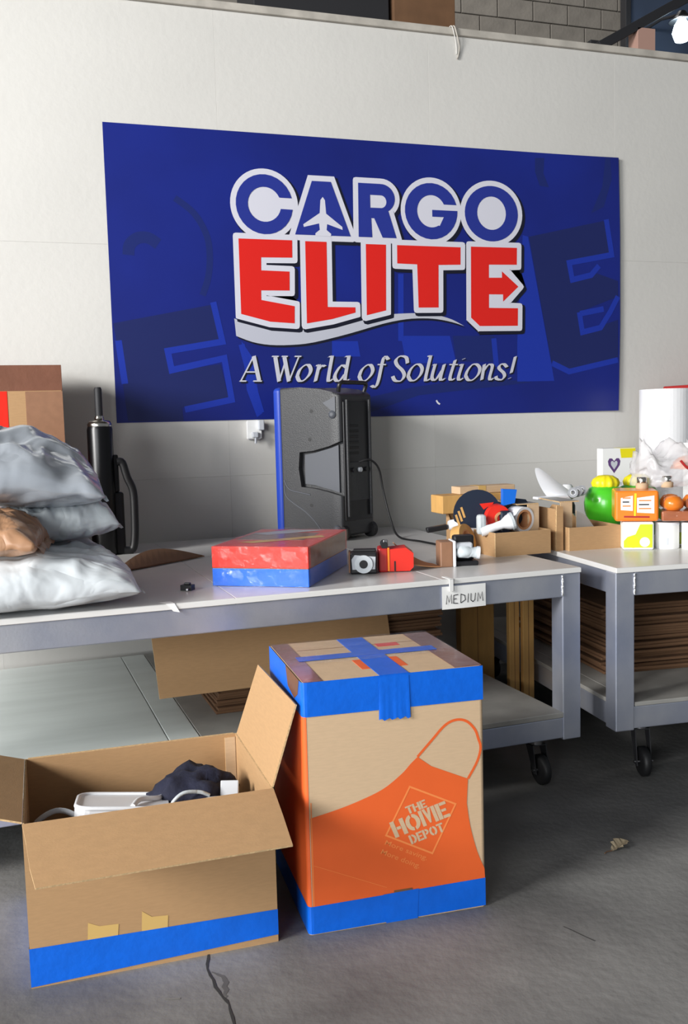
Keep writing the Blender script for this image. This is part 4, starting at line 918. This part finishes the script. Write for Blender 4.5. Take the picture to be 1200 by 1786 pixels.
# bent piece of card
t = thing('cardboard_scrap', 'bent tan cardboard piece between the red dispenser and grey tape gun', 'cardboard', (1.44, 3.56, TOP))
g = G(); n = 16; vs = []
for i in range(n + 1):
    s_ = i / n
    z = 0.088 * (1 - s_) ** 1.6
    x = 0.02 + 0.135 * s_
    for (yy, zz_) in ((-0.01 + 0.02 * s_, z * 0.25 + 0.002), (0.20 - 0.10 * s_, z + 0.002)):
        for th in (0, 0.004): vs.append((x, yy, zz_ + th))
fs = []
for i in range(n):
    a, b_ = i * 4, i * 4 + 4
    fs += [[a + 1, b_ + 1, b_ + 3, a + 3], [a, a + 2, b_ + 2, b_], [a, b_, b_ + 1, a + 1], [a + 2, a + 3, b_ + 3, b_ + 2]]
g.add(vs, fs); obj('sheet', g, 'core', t)
# grey/black gun with a full roll of tan tape seen edge on
t = thing('tape_dispenser', 'tape dispenser with tan tape and pale grey handle, above sign', 'tape dispenser', (1.655, 3.60, TOP), rad(-12))
obj('tape_roll', G().box(-0.055, 0.0, -0.045, 0.045, 0, 0.105, 0.006), 'tan', t)
obj('tape_edge', G().box(-0.0005, 0.012, -0.047, 0.047, 0.0, 0.108, 0.004), 'whitep', t)
obj('frame', G().box(0.012, 0.11, -0.03, 0.045, 0, 0.02, 0.005).box(0.012, 0.10, 0.0, 0.045, 0.02, 0.125, 0.01), 'blackp2', t)
obj('handle', G().lathe([(0.018, -0.01), (0.028, 0.0), (0.026, 0.04), (0.020, 0.052), (0.024, 0.068), (0.025, 0.078)], 20, M=T(0.03, -0.02, 0.062) @ RZ(-8) @ RY(96)), 'polyg', t)
obj('handle_end', G().ring(0.026, 0.015, 0.0, 0.012, 20, M=T(0.102, -0.030, 0.055) @ RZ(-8) @ RY(96)), 'whitep', t)
obj('handle_bore', G().cyl(0.0148, 0.0, 0.009, 16, M=T(0.102, -0.030, 0.055) @ RZ(-8) @ RY(96)), 'blackp2', t)
obj('grip_plate', G().box(0.014, 0.085, -0.036, -0.004, 0.07, 0.098, 0.008), 'greyp', t)

# ------------------------------------------------------------ cardboard parts bins over the gap between the benches
def bin_box(name, label, x0, x1, y0, y1, lip, rot=0.0, mid=0.16, high=0.20, left_low=False, right_low=False):
    t = thing(name, label, 'bin', (x0, y0, TOP), rot)
    w, d = x1 - x0, y1 - y0
    panel('front_lip', t, rc(w, lip), 0.005, frame((0, 0.0025, 0), (1, 0, 0), (0, 0, 1)), ('kraft', 'kedge'))
    tall = [(0.005, 0), (d, 0), (d, mid), (d - 0.2, mid + 0.0), (0.16, high), (0.10, high), (0.10, lip), (0.005, lip)]
    low = [(0.005, 0), (d, 0), (d, mid), (d - 0.01, mid), (d - 0.05, lip), (0.005, lip)]
    for x in (0.0025, w - 0.0025): panel('side_panel', t, low if (left_low and x < 0.1) or (right_low and x > 0.1) else tall, 0.005, frame((x, 0, 0), (0, 1, 0), (0, 0, 1)), ('kraft', 'kedge'))
    panel('back_panel', t, rc(w - 0.01, mid), 0.005, frame((0.005, d - 0.0025, 0), (1, 0, 0), (0, 0, 1)), ('kraft', 'kedge'))
    panel('base_panel', t, rc(w - 0.01, d - 0.01), 0.004, frame((0.005, 0.005, 0.003), (1, 0, 0), (0, 1, 0)), ('kraft', 'kedge'))
    return t, w, d
b1, w, d = bin_box('parts_bin', 'open cardboard bin full of tape guns, left of the pair', 1.925, 2.205, 3.725, 4.20, 0.105, rad(2), left_low=True)
panel('shoulder', b1, rc(0.058, 0.13), 0.005, frame((w - 0.060, 0.095, 0.082), (1, 0, 0), (0, 0, 1)), ('kraftl', 'kedge'))
panel('cover_flap', b1, [(0, 0), (0.11, 0), (0.10, 0.20), (0.01, 0.22)], 0.005, frame((w - 0.11, 0.10, 0.214), (1, 0, 0), (0, 1, 0.02)), ('board2', 'kedge'), label='grey board flap')
b2, w2, d2 = bin_box('parts_bin', 'open cardboard bin beside the green jug, right of the pair', 2.300, 2.562, 3.735, 4.20, 0.105, rad(-3), mid=0.125, right_low=True)
panel('shoulder', b2, rc(0.060, 0.14), 0.005, frame((0.006, 0.095, 0.072), (1, 0, 0), (0, 0, 1)), ('kraftl', 'kedge'))
panel('cover_flap', b2, [(0, 0), (0.10, 0.0), (0.09, 0.20), (0.0, 0.22)], 0.005, frame((0.005, 0.10, 0.214), (1, 0, 0), (0, 1, 0.02)), ('board2', 'kedge'), label='grey board flap')
panel('divider', b2, [(0, 0), (0.13, 0), (0.11, 0.06), (0.05, 0.14), (0.0, 0.165)], 0.004, frame((0.075, 0.075, 0.01), (1, 0, 0), (0, 0, 1)), ('board2', 'kedge'), label='grey curved divider')
t = plain_carton('carton', 'small slim kraft carton lying across the back of the tape gun bin', (1.845, 4.10, TOP + 0.162), 0.36, 0.13, 0.085, 'gold', rad(1), tape='yellowtape')
t = thing('carton', 'narrow pale carton lying on the slim kraft carton by the wall', 'box', (1.95, 4.13, TOP + 0.248), rad(2))
obj('body', G().box(0, 0.30, 0, 0.09, 0, 0.035, 0.003), 'kraftl', t); obj('tape', G().box(0.1, 0.14, -0.001, 0.091, 0.01, 0.0358), 'yellowtape', t)

def big_gun(label, loc, rotz, mirror=1, r=0.085, tapem='whitep', accent='red'):
    t = thing('tape_dispenser', label, 'tape dispenser', loc, rotz)
    m = mirror
    half = [(m * (r + 0.02) * math.cos(rad(a)), 0.09 + (r + 0.02) * math.sin(rad(a))) for a in range(-20, 200, 12)]
    obj('frame_plate', G().prism(half + [(-m * 0.06, 0.03), (m * 0.05, 0.02)], 0.022, 0.028, M=XY).prism([(m * 0.05, 0.0), (m * 0.14, 0.03), (m * 0.145, 0.12), (m * 0.10, 0.135), (m * 0.07, 0.06)], -0.03, 0.03, M=XY), 'tgnavy', t)
    obj('tape_roll', G().ring(r, 0.04, -0.026, 0.022, 36, M=T(0, 0, 0.09) @ RX(90)), tapem, t)
    obj('core', G().ring(0.0398, 0.034, -0.027, 0.0225, 28, M=T(0, 0, 0.09) @ RX(90)), 'core', t)
    obj('emblem', G().prism([(m * 0.01, 0.135), (m * 0.075, 0.14), (m * 0.045, 0.085)], 0.0285, 0.031, M=XY), accent, t, label='red triangle')
    for k in range(3): obj('slot_edge', G().box(-0.072 + k * 0.017, -0.062 + k * 0.017, -0.0305, -0.0285, 0.065 + k * 0.012, 0.115 + k * 0.012, M=RY(-18)), 'gold', t, label='pale tan slot')
    obj('handle', G().lathe([(0.018, 0), (0.022, 0.01), (0.019, 0.05), (0.021, 0.10), (0.030, 0.118), (0.032, 0.128)], 20, M=T(m * 0.02, -0.045, 0.05) @ RY(80 * m) @ RX(20)), 'polyg', t)
    obj('blade', G().box(m * 0.13 - 0.006, m * 0.13 + 0.006, -0.03, 0.03, 0.115, 0.14, 0.002), 'zinc', t)
    return t
big_gun('large navy tape gun with red triangle, leftmost in the bin', (1.940, 3.94, TOP + 0.085), rad(-14), 1, 0.090)
# second gun: white roll with card core, blue guide
t = thing('tape_dispenser', 'navy tape gun holding a white roll with a brown core', 'tape dispenser', (2.105, 3.86, TOP + 0.082), rad(-8))
obj('tape_roll', G().ring(0.058, 0.046, -0.02, 0.05, 36, M=T(0, 0, 0.066) @ RZ(22) @ RX(92)), 'whitep', t)
obj('core', G().ring(0.0458, 0.036, -0.021, 0.0495, 32, M=T(0, 0, 0.066) @ RZ(22) @ RX(92)), 'core', t)
obj('core_back', G().cyl(0.0358, -0.020, -0.012, 28, M=T(0, 0, 0.066) @ RZ(22) @ RX(92)), 'core', t)
obj('frame_plate', G().prism([(-0.125, 0.0), (0.07, 0.0), (0.082, 0.10), (0.05, 0.15), (-0.02, 0.16), (-0.07, 0.12), (-0.125, 0.11)], -0.026, -0.016, M=XY).box(-0.10, -0.05, -0.06, 0.01, 0.01, 0.11, 0.01), 'tgnavy', t)
obj('roller', G().cyl(0.026, -0.03, 0.04, 20, M=T(-0.085, 0.01, 0.06) @ RX(90)), 'tgnavy', t)
obj('guide', G().prism([(-0.075, 0.13), (-0.02, 0.14), (-0.01, 0.20), (-0.075, 0.205)], 0.0, 0.03, M=XY), 'skyblue', t, label='bright blue plastic guide')
# third gun, half hidden between: red roll cover and pale handle
t = thing('tape_dispenser', 'tape gun with red hub and pale grey trumpet handle in bin', 'tape dispenser', (1.985, 3.82, TOP + 0.032), rad(-10))
obj('hub', G().lathe([(0.012, 0), (0.055, 0.005), (0.06, 0.02), (0.055, 0.05)], 28, M=T(0.01, 0.06, 0.13) @ RX(90)), 'red', t)
obj('core', G().ring(0.030, 0.020, 0.0, 0.008, 24, M=T(0.02, 0.009, 0.125) @ RX(90)), 'core', t)
obj('frame_plate', G().prism([(-0.06, 0.02), (0.08, 0.02), (0.09, 0.17), (0.02, 0.20), (-0.04, 0.16)], -0.082, -0.076, M=XY), 'tgnavy', t)
obj('handle', G().lathe([(0.020, -0.01), (0.023, 0.0), (0.019, 0.05), (0.020, 0.09), (0.033, 0.115), (0.036, 0.130)], 22, M=T(-0.075, -0.03, 0.075) @ RZ(-5) @ RY(72)), 'whitep', t)
obj('collar', G().ring(0.040, 0.028, 0.0, 0.012, 24, M=T(0.048, -0.041, 0.115) @ RZ(-5) @ RY(72)), 'polyg', t)
obj('grip', G().box(-0.10, -0.06, -0.04, 0.0, 0.06, 0.15, 0.012), 'polyg', t)
# crumpled kraft tape wad in the corner of the bin and a pale handle sticking out to the left
t = thing('tape_roll', 'roll of golden brown tape leaning at the bin left corner', 'tape', (1.835, 3.86, TOP))
obj('roll', G().ring(0.066, 0.040, -0.024, 0.024, 32, M=T(0, 0.0, 0.070) @ RZ(35) @ RX(72)), 'gold', t)
obj('core', G().ring(0.0398, 0.034, -0.0245, 0.0245, 28, M=T(0, 0.0, 0.070) @ RZ(35) @ RX(72)), 'core', t)
t = thing('roller_handle', 'white handle with black tip poking out left of the bin', 'handle', (1.87, 3.98, TOP + 0.092))
obj('grip', G().lathe([(0.020, 0), (0.024, 0.01), (0.022, 0.09), (0.019, 0.12)], 20, M=T(-0.05, 0.0, 0.03) @ RZ(-12) @ RY(82)), 'whitep', t)
obj('tip', G().box(-0.10, 0.0, -0.018, 0.018, -0.014, 0.010, 0.006, M=T(-0.05, 0.012, 0.026) @ RZ(-12) @ RY(-8)), 'blackp2', t)
# white fin and silver rolls in the second bin
t = thing('scoop', 'white curved plastic scoop standing up from the right bin', 'scoop', (2.40, 4.05, TOP + 0.212))
g = G(); n = 14; vs = []
for i in range(n + 1):
    s_ = i / n; z = 0.150 * s_; c0 = 0.115 - 0.165 * s_ ** 0.8; wd = 0.075 * (1 - s_) ** 0.75 + 0.008
    for j in range(5):
        q = j / 4 - 0.5; vs.append((c0 + q * 2 * wd - 0.03, 0.06 * (q * q) * (1 - s_) * 4 * 0.4, z)); 
for i in range(n + 1):
    for j in range(5):
        p_ = vs[i * 5 + j]; vs.append((p_[0], p_[1] + 0.004, p_[2]))
o5 = (n + 1) * 5; fs = []
for i in range(n):
    for j in range(4):
        a = i * 5 + j; fs += [[a, a + 1, a + 6, a + 5], [o5 + a, o5 + a + 5, o5 + a + 6, o5 + a + 1]]
g.add(vs, fs, smooth=True); obj('blade', g, 'whitep', t)
obj('foot', G().box(-0.09, 0.10, -0.02, 0.03, -0.002, 0.012, 0.004), 'whitep', t)
for k, (x, y) in enumerate(((2.50, 3.93), (2.555, 3.98), (2.61, 4.03))):
    t = thing('tape_roll', 'small shiny silver roll lying on the right bin, %s' % ('nearest the scoop', 'middle of three', 'nearest the green jug')[k], 'tape', (x - 0.06, y, TOP + 0.222), 0, 'silver rolls on the right bin')
    obj('roll', G().ring(0.024, 0.014, -0.018, 0.018, 28, M=T(0, 0, 0.022) @ RZ(-30) @ RX(80)), 'zinc', t)
    obj('core', G().ring(0.0138, 0.010, -0.0185, 0.0185, 20, M=T(0, 0, 0.022) @ RZ(-30) @ RX(80)), 'greyp', t)

# ------------------------------------------------------------ right-hand bench: jugs, boxes, cans, bag
def jug(label, x, y, r, h, rz=0):
    t = thing('green_jug', label, 'jug', (x, y, TOP), rz)
    obj('bottle', G().lathe([(r * 0.72, 0), (r * 0.80, 0.01), (r * 0.80, h * 0.30), (r * 0.86, h * 0.36), (r, h * 0.52), (r * 1.03, h * 0.68), (r * 0.96, h * 0.84), (r * 0.78, h * 0.95), (r * 0.45, h)], 36), 'green', t)
    obj('base_wrap', G().lathe([(r * 0.805, 0.008), (r * 0.815, 0.02), (r * 0.815, h * 0.28), (r * 0.805, h * 0.30)], 36), 'dgreen', t)
    cp = G(); n = 40; pr = [(0.98, 0.0), (1.04, 0.018), (0.92, 0.036), (0.55, 0.052), (0.2, 0.055)]; vs = []
    for rr2, z in pr:
        for k in range(n):
            a = 2 * math.pi * k / n; q = rr2 * r * 0.62 * (1 + 0.07 * math.sin(k * math.pi * 0.5 * 1.0)); vs.append((q * math.cos(a), q * math.sin(a), h + z - 0.006))
    fs = [[i * n + k, i * n + (k + 1) % n, (i + 1) * n + (k + 1) % n, (i + 1) * n + k] for i in range(len(pr) - 1) for k in range(n)] + [[(len(pr) - 1) * n + k for k in range(n)]]
    cp.add(vs, fs, smooth=True); obj('lid', cp, 'yellow', t)
    return t
jug('round green jug with yellow lid, right of the bins', 2.685, 4.03, 0.100, 0.265)
jug('round green jug with yellow lid, mostly behind the orange pack', 2.890, 4.06, 0.105, 0.262)
t = thing('spray_bottle', 'small black bottle with white cap left of the green jug', 'bottle', (2.625, 4.28, TOP))
obj('bottle', G().lathe([(0.036, 0), (0.040, 0.01), (0.040, 0.15), (0.03, 0.175), (0.018, 0.18)], 24), 'blackp2', t)
obj('cap', G().lathe([(0.022, 0.178), (0.03, 0.185), (0.030, 0.245), (0.02, 0.258)], 20), 'whitep', t)
obj('label_band', G().lathe([(0.0405, 0.05), (0.0408, 0.07), (0.0408, 0.09), (0.0405, 0.11)], 24), 'greyp', t)
HT = [(0, -0.03), (0.030, 0.004), (0.034, 0.022), (0.026, 0.034), (0.012, 0.034), (0, 0.022), (-0.012, 0.034), (-0.026, 0.034), (-0.034, 0.022), (-0.030, 0.004)]
def heart_box(label, x, y, rz, h=0.42):
    t = thing('food_box', label, 'box', (x, y, TOP), rz)
    obj('carton_body', G().box(0, 0.20, 0, 0.07, 0, h, 0.003), 'paper', t)
    obj('heart_print', G().flat([[(0.070 + a * 1.1, h - 0.10 + b_ * 1.3) for a, b_ in HT]], 0, XY, 0.0006), 'purple', t)
    obj('heart_print', G().flat([[(0.070 + a * 0.6, h - 0.096 + b_ * 0.75) for a, b_ in HT]], 0, XY, 0.0010), 'greyp', t)
    obj('yellow_corner', G().add([(0.105, -0.0007, h - 0.003), (0.198, -0.0007, h - 0.003), (0.198, -0.0007, h - 0.055), (0.112, -0.0007, h - 0.055)], [[0, 3, 2, 1]]).box(0.10, 0.199, 0.002, 0.069, h, h + 0.0008), 'yellow', t)
    obj('caption_print', G().box(0.05, 0.115, -0.0008, -0.0002, h - 0.205, h - 0.19), 'greyp', t)
    return t
heart_box('white food box with purple heart and yellow corner behind green jug', 3.045, 4.60, rad(-8))
heart_box('white food box with yellow corner at the right edge behind bag', 3.50, 4.44, rad(-8), 0.44)
t = thing('wrap_roll', 'tall white roll of wrapping film standing by the wall', 'roll', (3.66, 4.86, TOP))
obj('film', G().ring(0.155, 0.045, 0.0, 0.75, 48), 'rollw', t)
obj('core', G().ring(0.0448, 0.038, -0.0, 0.753, 28), 'core', t)
t = thing('red_crate', 'red-topped brown crate at the right edge behind the white roll', 'crate', (3.86, 4.78, TOP))
obj('crate_body', G().box(0.0, 0.5, 0, 0.32, 0, 0.70, 0.006), 'kraftx', t)
obj('lid', G().box(-0.03, 0.53, -0.02, 0.34, 0.70, 0.775, 0.008), 'dred', t)
obj('band', G().box(-0.002, 0.502, -0.002, 0.322, 0.55, 0.60), 'navy', t)
# low packs
def can(label, x, y, bodym, prints, r=0.052, h=0.118, lid='whitep'):
    t = thing('food_can', label, 'can', (x, y, TOP))
    obj('can_body', G().lathe([(r * 0.97, 0), (r, 0.004), (r, h - 0.004), (r * 0.97, h)], 32), bodym, t)
    obj('can_lid', G().lathe([(r * 1.015, h - 0.012), (r * 1.02, h - 0.006), (r * 1.0, h + 0.0), (r * 0.9, h + 0.001)], 32), lid, t)
    for (a0, a1, z0, z1, m) in prints:
        n = 12; vs = [((r + 0.0006) * math.cos(rad(a0 + (a1 - a0) * i / n)), (r + 0.0006) * math.sin(rad(a0 + (a1 - a0) * i / n)), z) for i in range(n + 1) for z in (z0, z1)]
        obj('label_print', G().add(vs, [[2 * i, 2 * i + 2, 2 * i + 3, 2 * i + 1] for i in range(n)]), m, t)
    return t
t = thing('snack_pack', 'white and lime green pack at the bench front, left of cans', 'pack', (2.525, 3.655, TOP), rad(-28))
obj('pouch', G().box(0, 0.135, 0, 0.10, 0, 0.125, 0.008), 'paper', t)
obj('lime_print', G().flat([[(0.004, 0.01), (0.128, 0.01), (0.128, 0.115), (0.075, 0.115), (0.055, 0.07), (0.02, 0.058), (0.004, 0.04)]], 0, XY, 0.0006), 'lime', t)
for bx_, bz_, br_ in ((0.095, 0.035, 0.022), (0.03, 0.08, 0.016)): obj('bubble_print', G().disc(bx_, bz_, br_, 0, XY, 0.001), 'paper', t)
obj('bubble_print', G().disc(0.045, 0.035, 0.026, 0, XY, 0.0009), 'yellow', t)
can('white can with green, blue and yellow label under the orange pack', 2.820, 3.545, 'paper', [(215, 290, 0.028, 0.10, 'polyg'), (225, 262, 0.055, 0.07, 'green'), (232, 285, 0.006, 0.034, 'yellow'), (276, 290, 0.02, 0.06, 'skyblue'), (212, 226, 0.005, 0.03, 'dgreen')])
can('plain white can under the orange pack, right of lime pack', 2.735, 3.62, 'paper', [(205, 240, 0.02, 0.05, 'greyp')])
can('white can with lime lower band at the right edge', 2.925, 3.49, 'paper', [(190, 290, 0.006, 0.06, 'lime'), (190, 290, 0.062, 0.07, 'green')])
can('white can with lime band behind the front row of cans', 2.87, 3.70, 'paper', [(190, 290, 0.006, 0.06, 'lime')])
t = thing('orange_pack', 'orange snack pack with white print panels lying on the cans', 'pack', (2.500, 3.68, TOP + 0.127), rad(-30))
PW, PD, PH = 0.190, 0.20, 0.138
obj('wrapper', G().box(0, PW, 0, PD, 0, PH, 0.012, seg=3), 'packo', t)
for (x, wv, z0, z1) in ((0.026, 0.052, 0.052, 0.118), (0.096, 0.074, 0.040, 0.118)):
    obj('white_panel', G().add([(x, -0.0008, z0), (x + wv, -0.0008, z0 - 0.004), (x + wv, -0.0008, z1 - 0.002), (x, -0.0008, z1 - 0.012)], [[0, 1, 2, 3]]), 'paper', t)
    for q in range(3): obj('panel_print', G().stroke([(x + 0.008, z0 + 0.018 + q * 0.018), (x + wv * (0.82 - 0.12 * (q % 2)), z0 + 0.018 + q * 0.018)], 0.006, 0, XY, 0.0014), 'orangel' if q != 1 else 'ink', t)
obj('yellow_stripe', G().add([(0.083, -0.0007, 0.02), (0.090, -0.0007, 0.02), (0.094, -0.0007, 0.126), (0.085, -0.0007, 0.126)], [[0, 1, 2, 3]]), 'yellow', t)
obj('panel_print', G().stroke([(0.04, 0.022), (0.15, 0.020)], 0.008, 0, XY, 0.0009), 'dred', t)
t = thing('film_pack', 'clear film pack of orange buns beside the orange pack', 'pack', (2.674, 3.578, TOP + 0.127), rad(-30))
obj('tray', G().box(0, 0.32, 0, 0.22, 0, 0.045, 0.008), 'packr', t)
for k, (x, y) in enumerate(((0.055, 0.06), (0.155, 0.06), (0.255, 0.06), (0.055, 0.16), (0.155, 0.16), (0.255, 0.16))):
    obj('bun', G().lathe([(0.030, 0.046), (0.046, 0.06), (0.046, 0.085), (0.030, 0.105), (0.008, 0.110)], 20, M=T(x, y, 0)), 'packo' if k != 1 else 'packr', t)
obj('film', G().box(-0.002, 0.322, -0.002, 0.222, 0.002, 0.142, 0.02, seg=3), 'film', t)
for k, (x, y, z) in enumerate(((2.678, 3.728, 0.265), (2.780, 3.683, 0.269))):
    t = thing('jar', 'small beige jar with metal cap %s' % ('on the orange pack' if k == 0 else 'on the film pack of buns'), 'jar', (x, y, TOP + z), 0, 'beige-capped jars under the plastic bag')
    obj('glass', G().lathe([(0.026, 0), (0.028, 0.004), (0.028, 0.022), (0.02, 0.028)], 20), 'kraftl', t)
    obj('cap', G().lathe([(0.022, 0.026), (0.023, 0.03), (0.023, 0.05), (0.02, 0.053)], 20), 'chrome', t)
t = thing('cardboard_scrap', 'narrow kraft board standing upright between the two bins', 'cardboard', (2.252, 3.77, TOP), rad(-3))
panel('sheet', t, [(0, 0), (0.036, 0), (0.036, 0.20), (0.004, 0.205)], 0.005, frame((0, 0, 0), (1, 0, 0), (0, 0, 1)))
panel('side_sheet', t, rc(0.16, 0.19), 0.005, frame((0.0025, 0.003, 0), (0, 1, 0), (0, 0, 1)))
# grocery bag with red and orange print
t = thing('grocery_bag', 'crumpled clear grocery bag with red print on the film pack', 'bag', (2.915, 3.80, TOP + 0.270))
def soft(rx, ry, rz, seed, amp, ears):
    g = blob(rx, ry, rz, seed, amp, 5, 0.3, 2.0); out = []
    for v in g.v:
        x, y, z = v
        for ex, w_, hh in ears: z += hh * math.exp(-((x - ex) / w_) ** 2) * max(0, z / (rz * 1.3)) ** 1.5
        out.append((x, y, z))
    g.v = out; return g
obj('sack', soft(0.215, 0.16, 0.115, 2.2, 0.13, ((-0.19, 0.025, 0.16), (-0.02, 0.035, 0.06))), 'clearbag', t)
obj('handle_loop', G().add([(-0.195, -0.04, 0.10), (-0.205, -0.03, 0.22), (-0.178, -0.02, 0.27), (-0.145, -0.05, 0.16), (-0.13, -0.06, 0.09), (-0.165, -0.05, 0.15)], [[0, 5, 1], [1, 5, 2], [2, 5, 3], [3, 5, 4]]), 'clearbag', t)
obj('handle_loop', G().add([(-0.02, -0.09, 0.09), (0.0, -0.08, 0.215), (0.06, -0.09, 0.175), (0.10, -0.11, 0.15), (0.06, -0.12, 0.11)], [[0, 4, 1], [1, 4, 2], [2, 4, 3]]), 'clearbag', t)
obj('contents', blob(0.085, 0.06, 0.05, 7, 0.15), 'packo', t, loc=(0.05, -0.04, 0.075), label='orange fruit-coloured contents')
obj('red_print', G().tube(smooth_line([(-0.09, -0.155, 0.12), (-0.06, -0.165, 0.085), (-0.01, -0.17, 0.065), (0.05, -0.172, 0.05), (0.10, -0.165, 0.055), (0.16, -0.14, 0.085)], 5), 0.009, 6, sq=0.5), 'dred', t)
for k in range(5): obj('red_print', G().box(0.06 + k * 0.028, 0.075 + k * 0.028, -0.175 + k * 0.008, -0.168 + k * 0.008, 0.045 + k * 0.009, 0.078 + k * 0.011, 0.002, M=T(0, 0, 0)), 'dred', t)

# ------------------------------------------------------------ flattened cartons under the benches
def sheet_mesh(w, d, th, m):
    return G().box(0, w, 0, d, 0, th)
flatm = mesh(G().box(0, 1.0, 0, 0.92, 0, 0.0125, 0.0015, seg=1), 'flattened_carton', ['kraftx'])  # card colour darkened to carry the shade under the benches
slotm = mesh(G().box(0.30, 0.306, -0.0004, 0.25, 0.0122, 0.0130).box(0.70, 0.706, -0.0004, 0.25, 0.0122, 0.0130), 'slot', ['kraftx'])
def flat_carton(label, x, y, z, rz, group, sx=1.0):
    t = bpy.data.objects.new('flattened_carton', None); COL.objects.link(t); t.location = (x, y, z); t.rotation_euler = (0, 0, rz)
    tag(t, label, 'cardboard', group)
    s = bpy.data.objects.new('sheet', flatm); COL.objects.link(s); s.parent = t; s.scale = (sx, 1, 1)
    s2 = bpy.data.objects.new('slot', slotm); COL.objects.link(s2); s2.parent = t; s2.scale = (sx, 1, 1)
    return t
for k in range(27):
    flat_carton('flattened brown carton in the stack below the long bench', 0.70 + 0.004 * k * 0.3 + random.uniform(-0.012, 0.012), 3.86 + random.uniform(-0.02, 0.02), LS + 0.001 + k * 0.0129, rad(1.7 + random.uniform(-0.8, 0.8)), 'flattened cartons stacked under the long bench')
t = thing('folded_carton', 'brown carton with drooping front flap topping the stack below bench', 'cardboard', (0.455, 3.74, LS + 0.352), rad(1.5))
panel('top_sheet', t, rc(1.02, 0.75), 0.006, frame((0.0, 0.09, 0.006), (1, 0, 0), (0, 1, 0)), ('kraftd', 'kedge'))
panel('front_flap', t, [(0, 0), (1.02, 0), (1.01, 0.245), (0.008, 0.25)], 0.006, frame((-0.012, 0.085, 0.008), (1, 0, 0), (0, -0.09, -0.225)), ('kraft', 'kedge'))
panel('rear_flap', t, rc(0.98, 0.10), 0.006, frame((0.0, 0.845, 0.008), (1, 0, 0), (0, 0.06, 0.08)), ('kraftd', 'kedge'))
for k in range(24):
    flat_carton('flattened brown carton in the stack below the right-hand bench', 2.42 + random.uniform(-0.02, 0.02), 3.62 + random.uniform(-0.03, 0.03), 0.337 + k * 0.0129, rad(-5 + random.uniform(-1.5, 1.5)), 'flattened cartons stacked under the right bench', 1.1)
# cartons standing on end in the gap between the benches
def standing(label, x, y, w, d, h, rz, m, lean=0.0):
    t = thing('standing_carton', label, 'cardboard', (x, y, 0)); t.rotation_euler = (lean, 0, rz)
    obj('sheet', G().box(0, w, 0, d, 0, h, 0.004), m, t)
    obj('fold_line', G().box(w * 0.5 - 0.0015, w * 0.5 + 0.0015, -0.0006, 0.0, 0.02, h - 0.02), 'kraftd', t)
    obj('end_flap', G().box(0.004, w - 0.004, d, d + 0.004, h - 0.2, h, 0.001), m, t)
    return t
standing('broad golden carton standing on end under the bench, leftmost of three', 2.025, 4.30, 0.185, 0.06, 0.76, rad(0), 'gold')
standing('narrow golden carton standing on end in the gap, middle of three', 2.125, 3.98, 0.055, 0.03, 0.80, rad(2), 'gold')
standing('narrow golden carton standing on end in the gap, rightmost of three', 2.186, 3.96, 0.058, 0.03, 0.82, rad(-2), 'gold')

# ------------------------------------------------------------ dry leaf on the floor
t = thing('dry_leaf', 'curled dry leaf alone on the concrete floor at right', 'leaf', (1.885, 2.745, 0), rad(20))
g = G(); vs = []; n = 10
for i in range(n + 1):
    s_ = i / n; w = 0.026 * math.sin(math.pi * min(1, s_ * 0.95 + 0.03)) * (1 + 0.25 * math.sin(i * 2.6))
    for j in (-1, 0, 1): vs.append((-0.045 + 0.09 * s_, j * w, 0.002 + (0.018 * abs(j)) * math.sin(s_ * 3.1) + 0.010 * s_ * s_))
g.add(vs, [[i * 3 + j, (i + 1) * 3 + j, (i + 1) * 3 + j + 1, i * 3 + j + 1] for i in range(n) for j in (0, 1)])
obj('blade', g, 'leaf', t)
obj('stem', G().tube([(-0.045, 0, 0.003), (-0.065, 0.005, 0.004), (-0.08, 0.004, 0.003)], 0.0018, 6), 'kraftx', t)
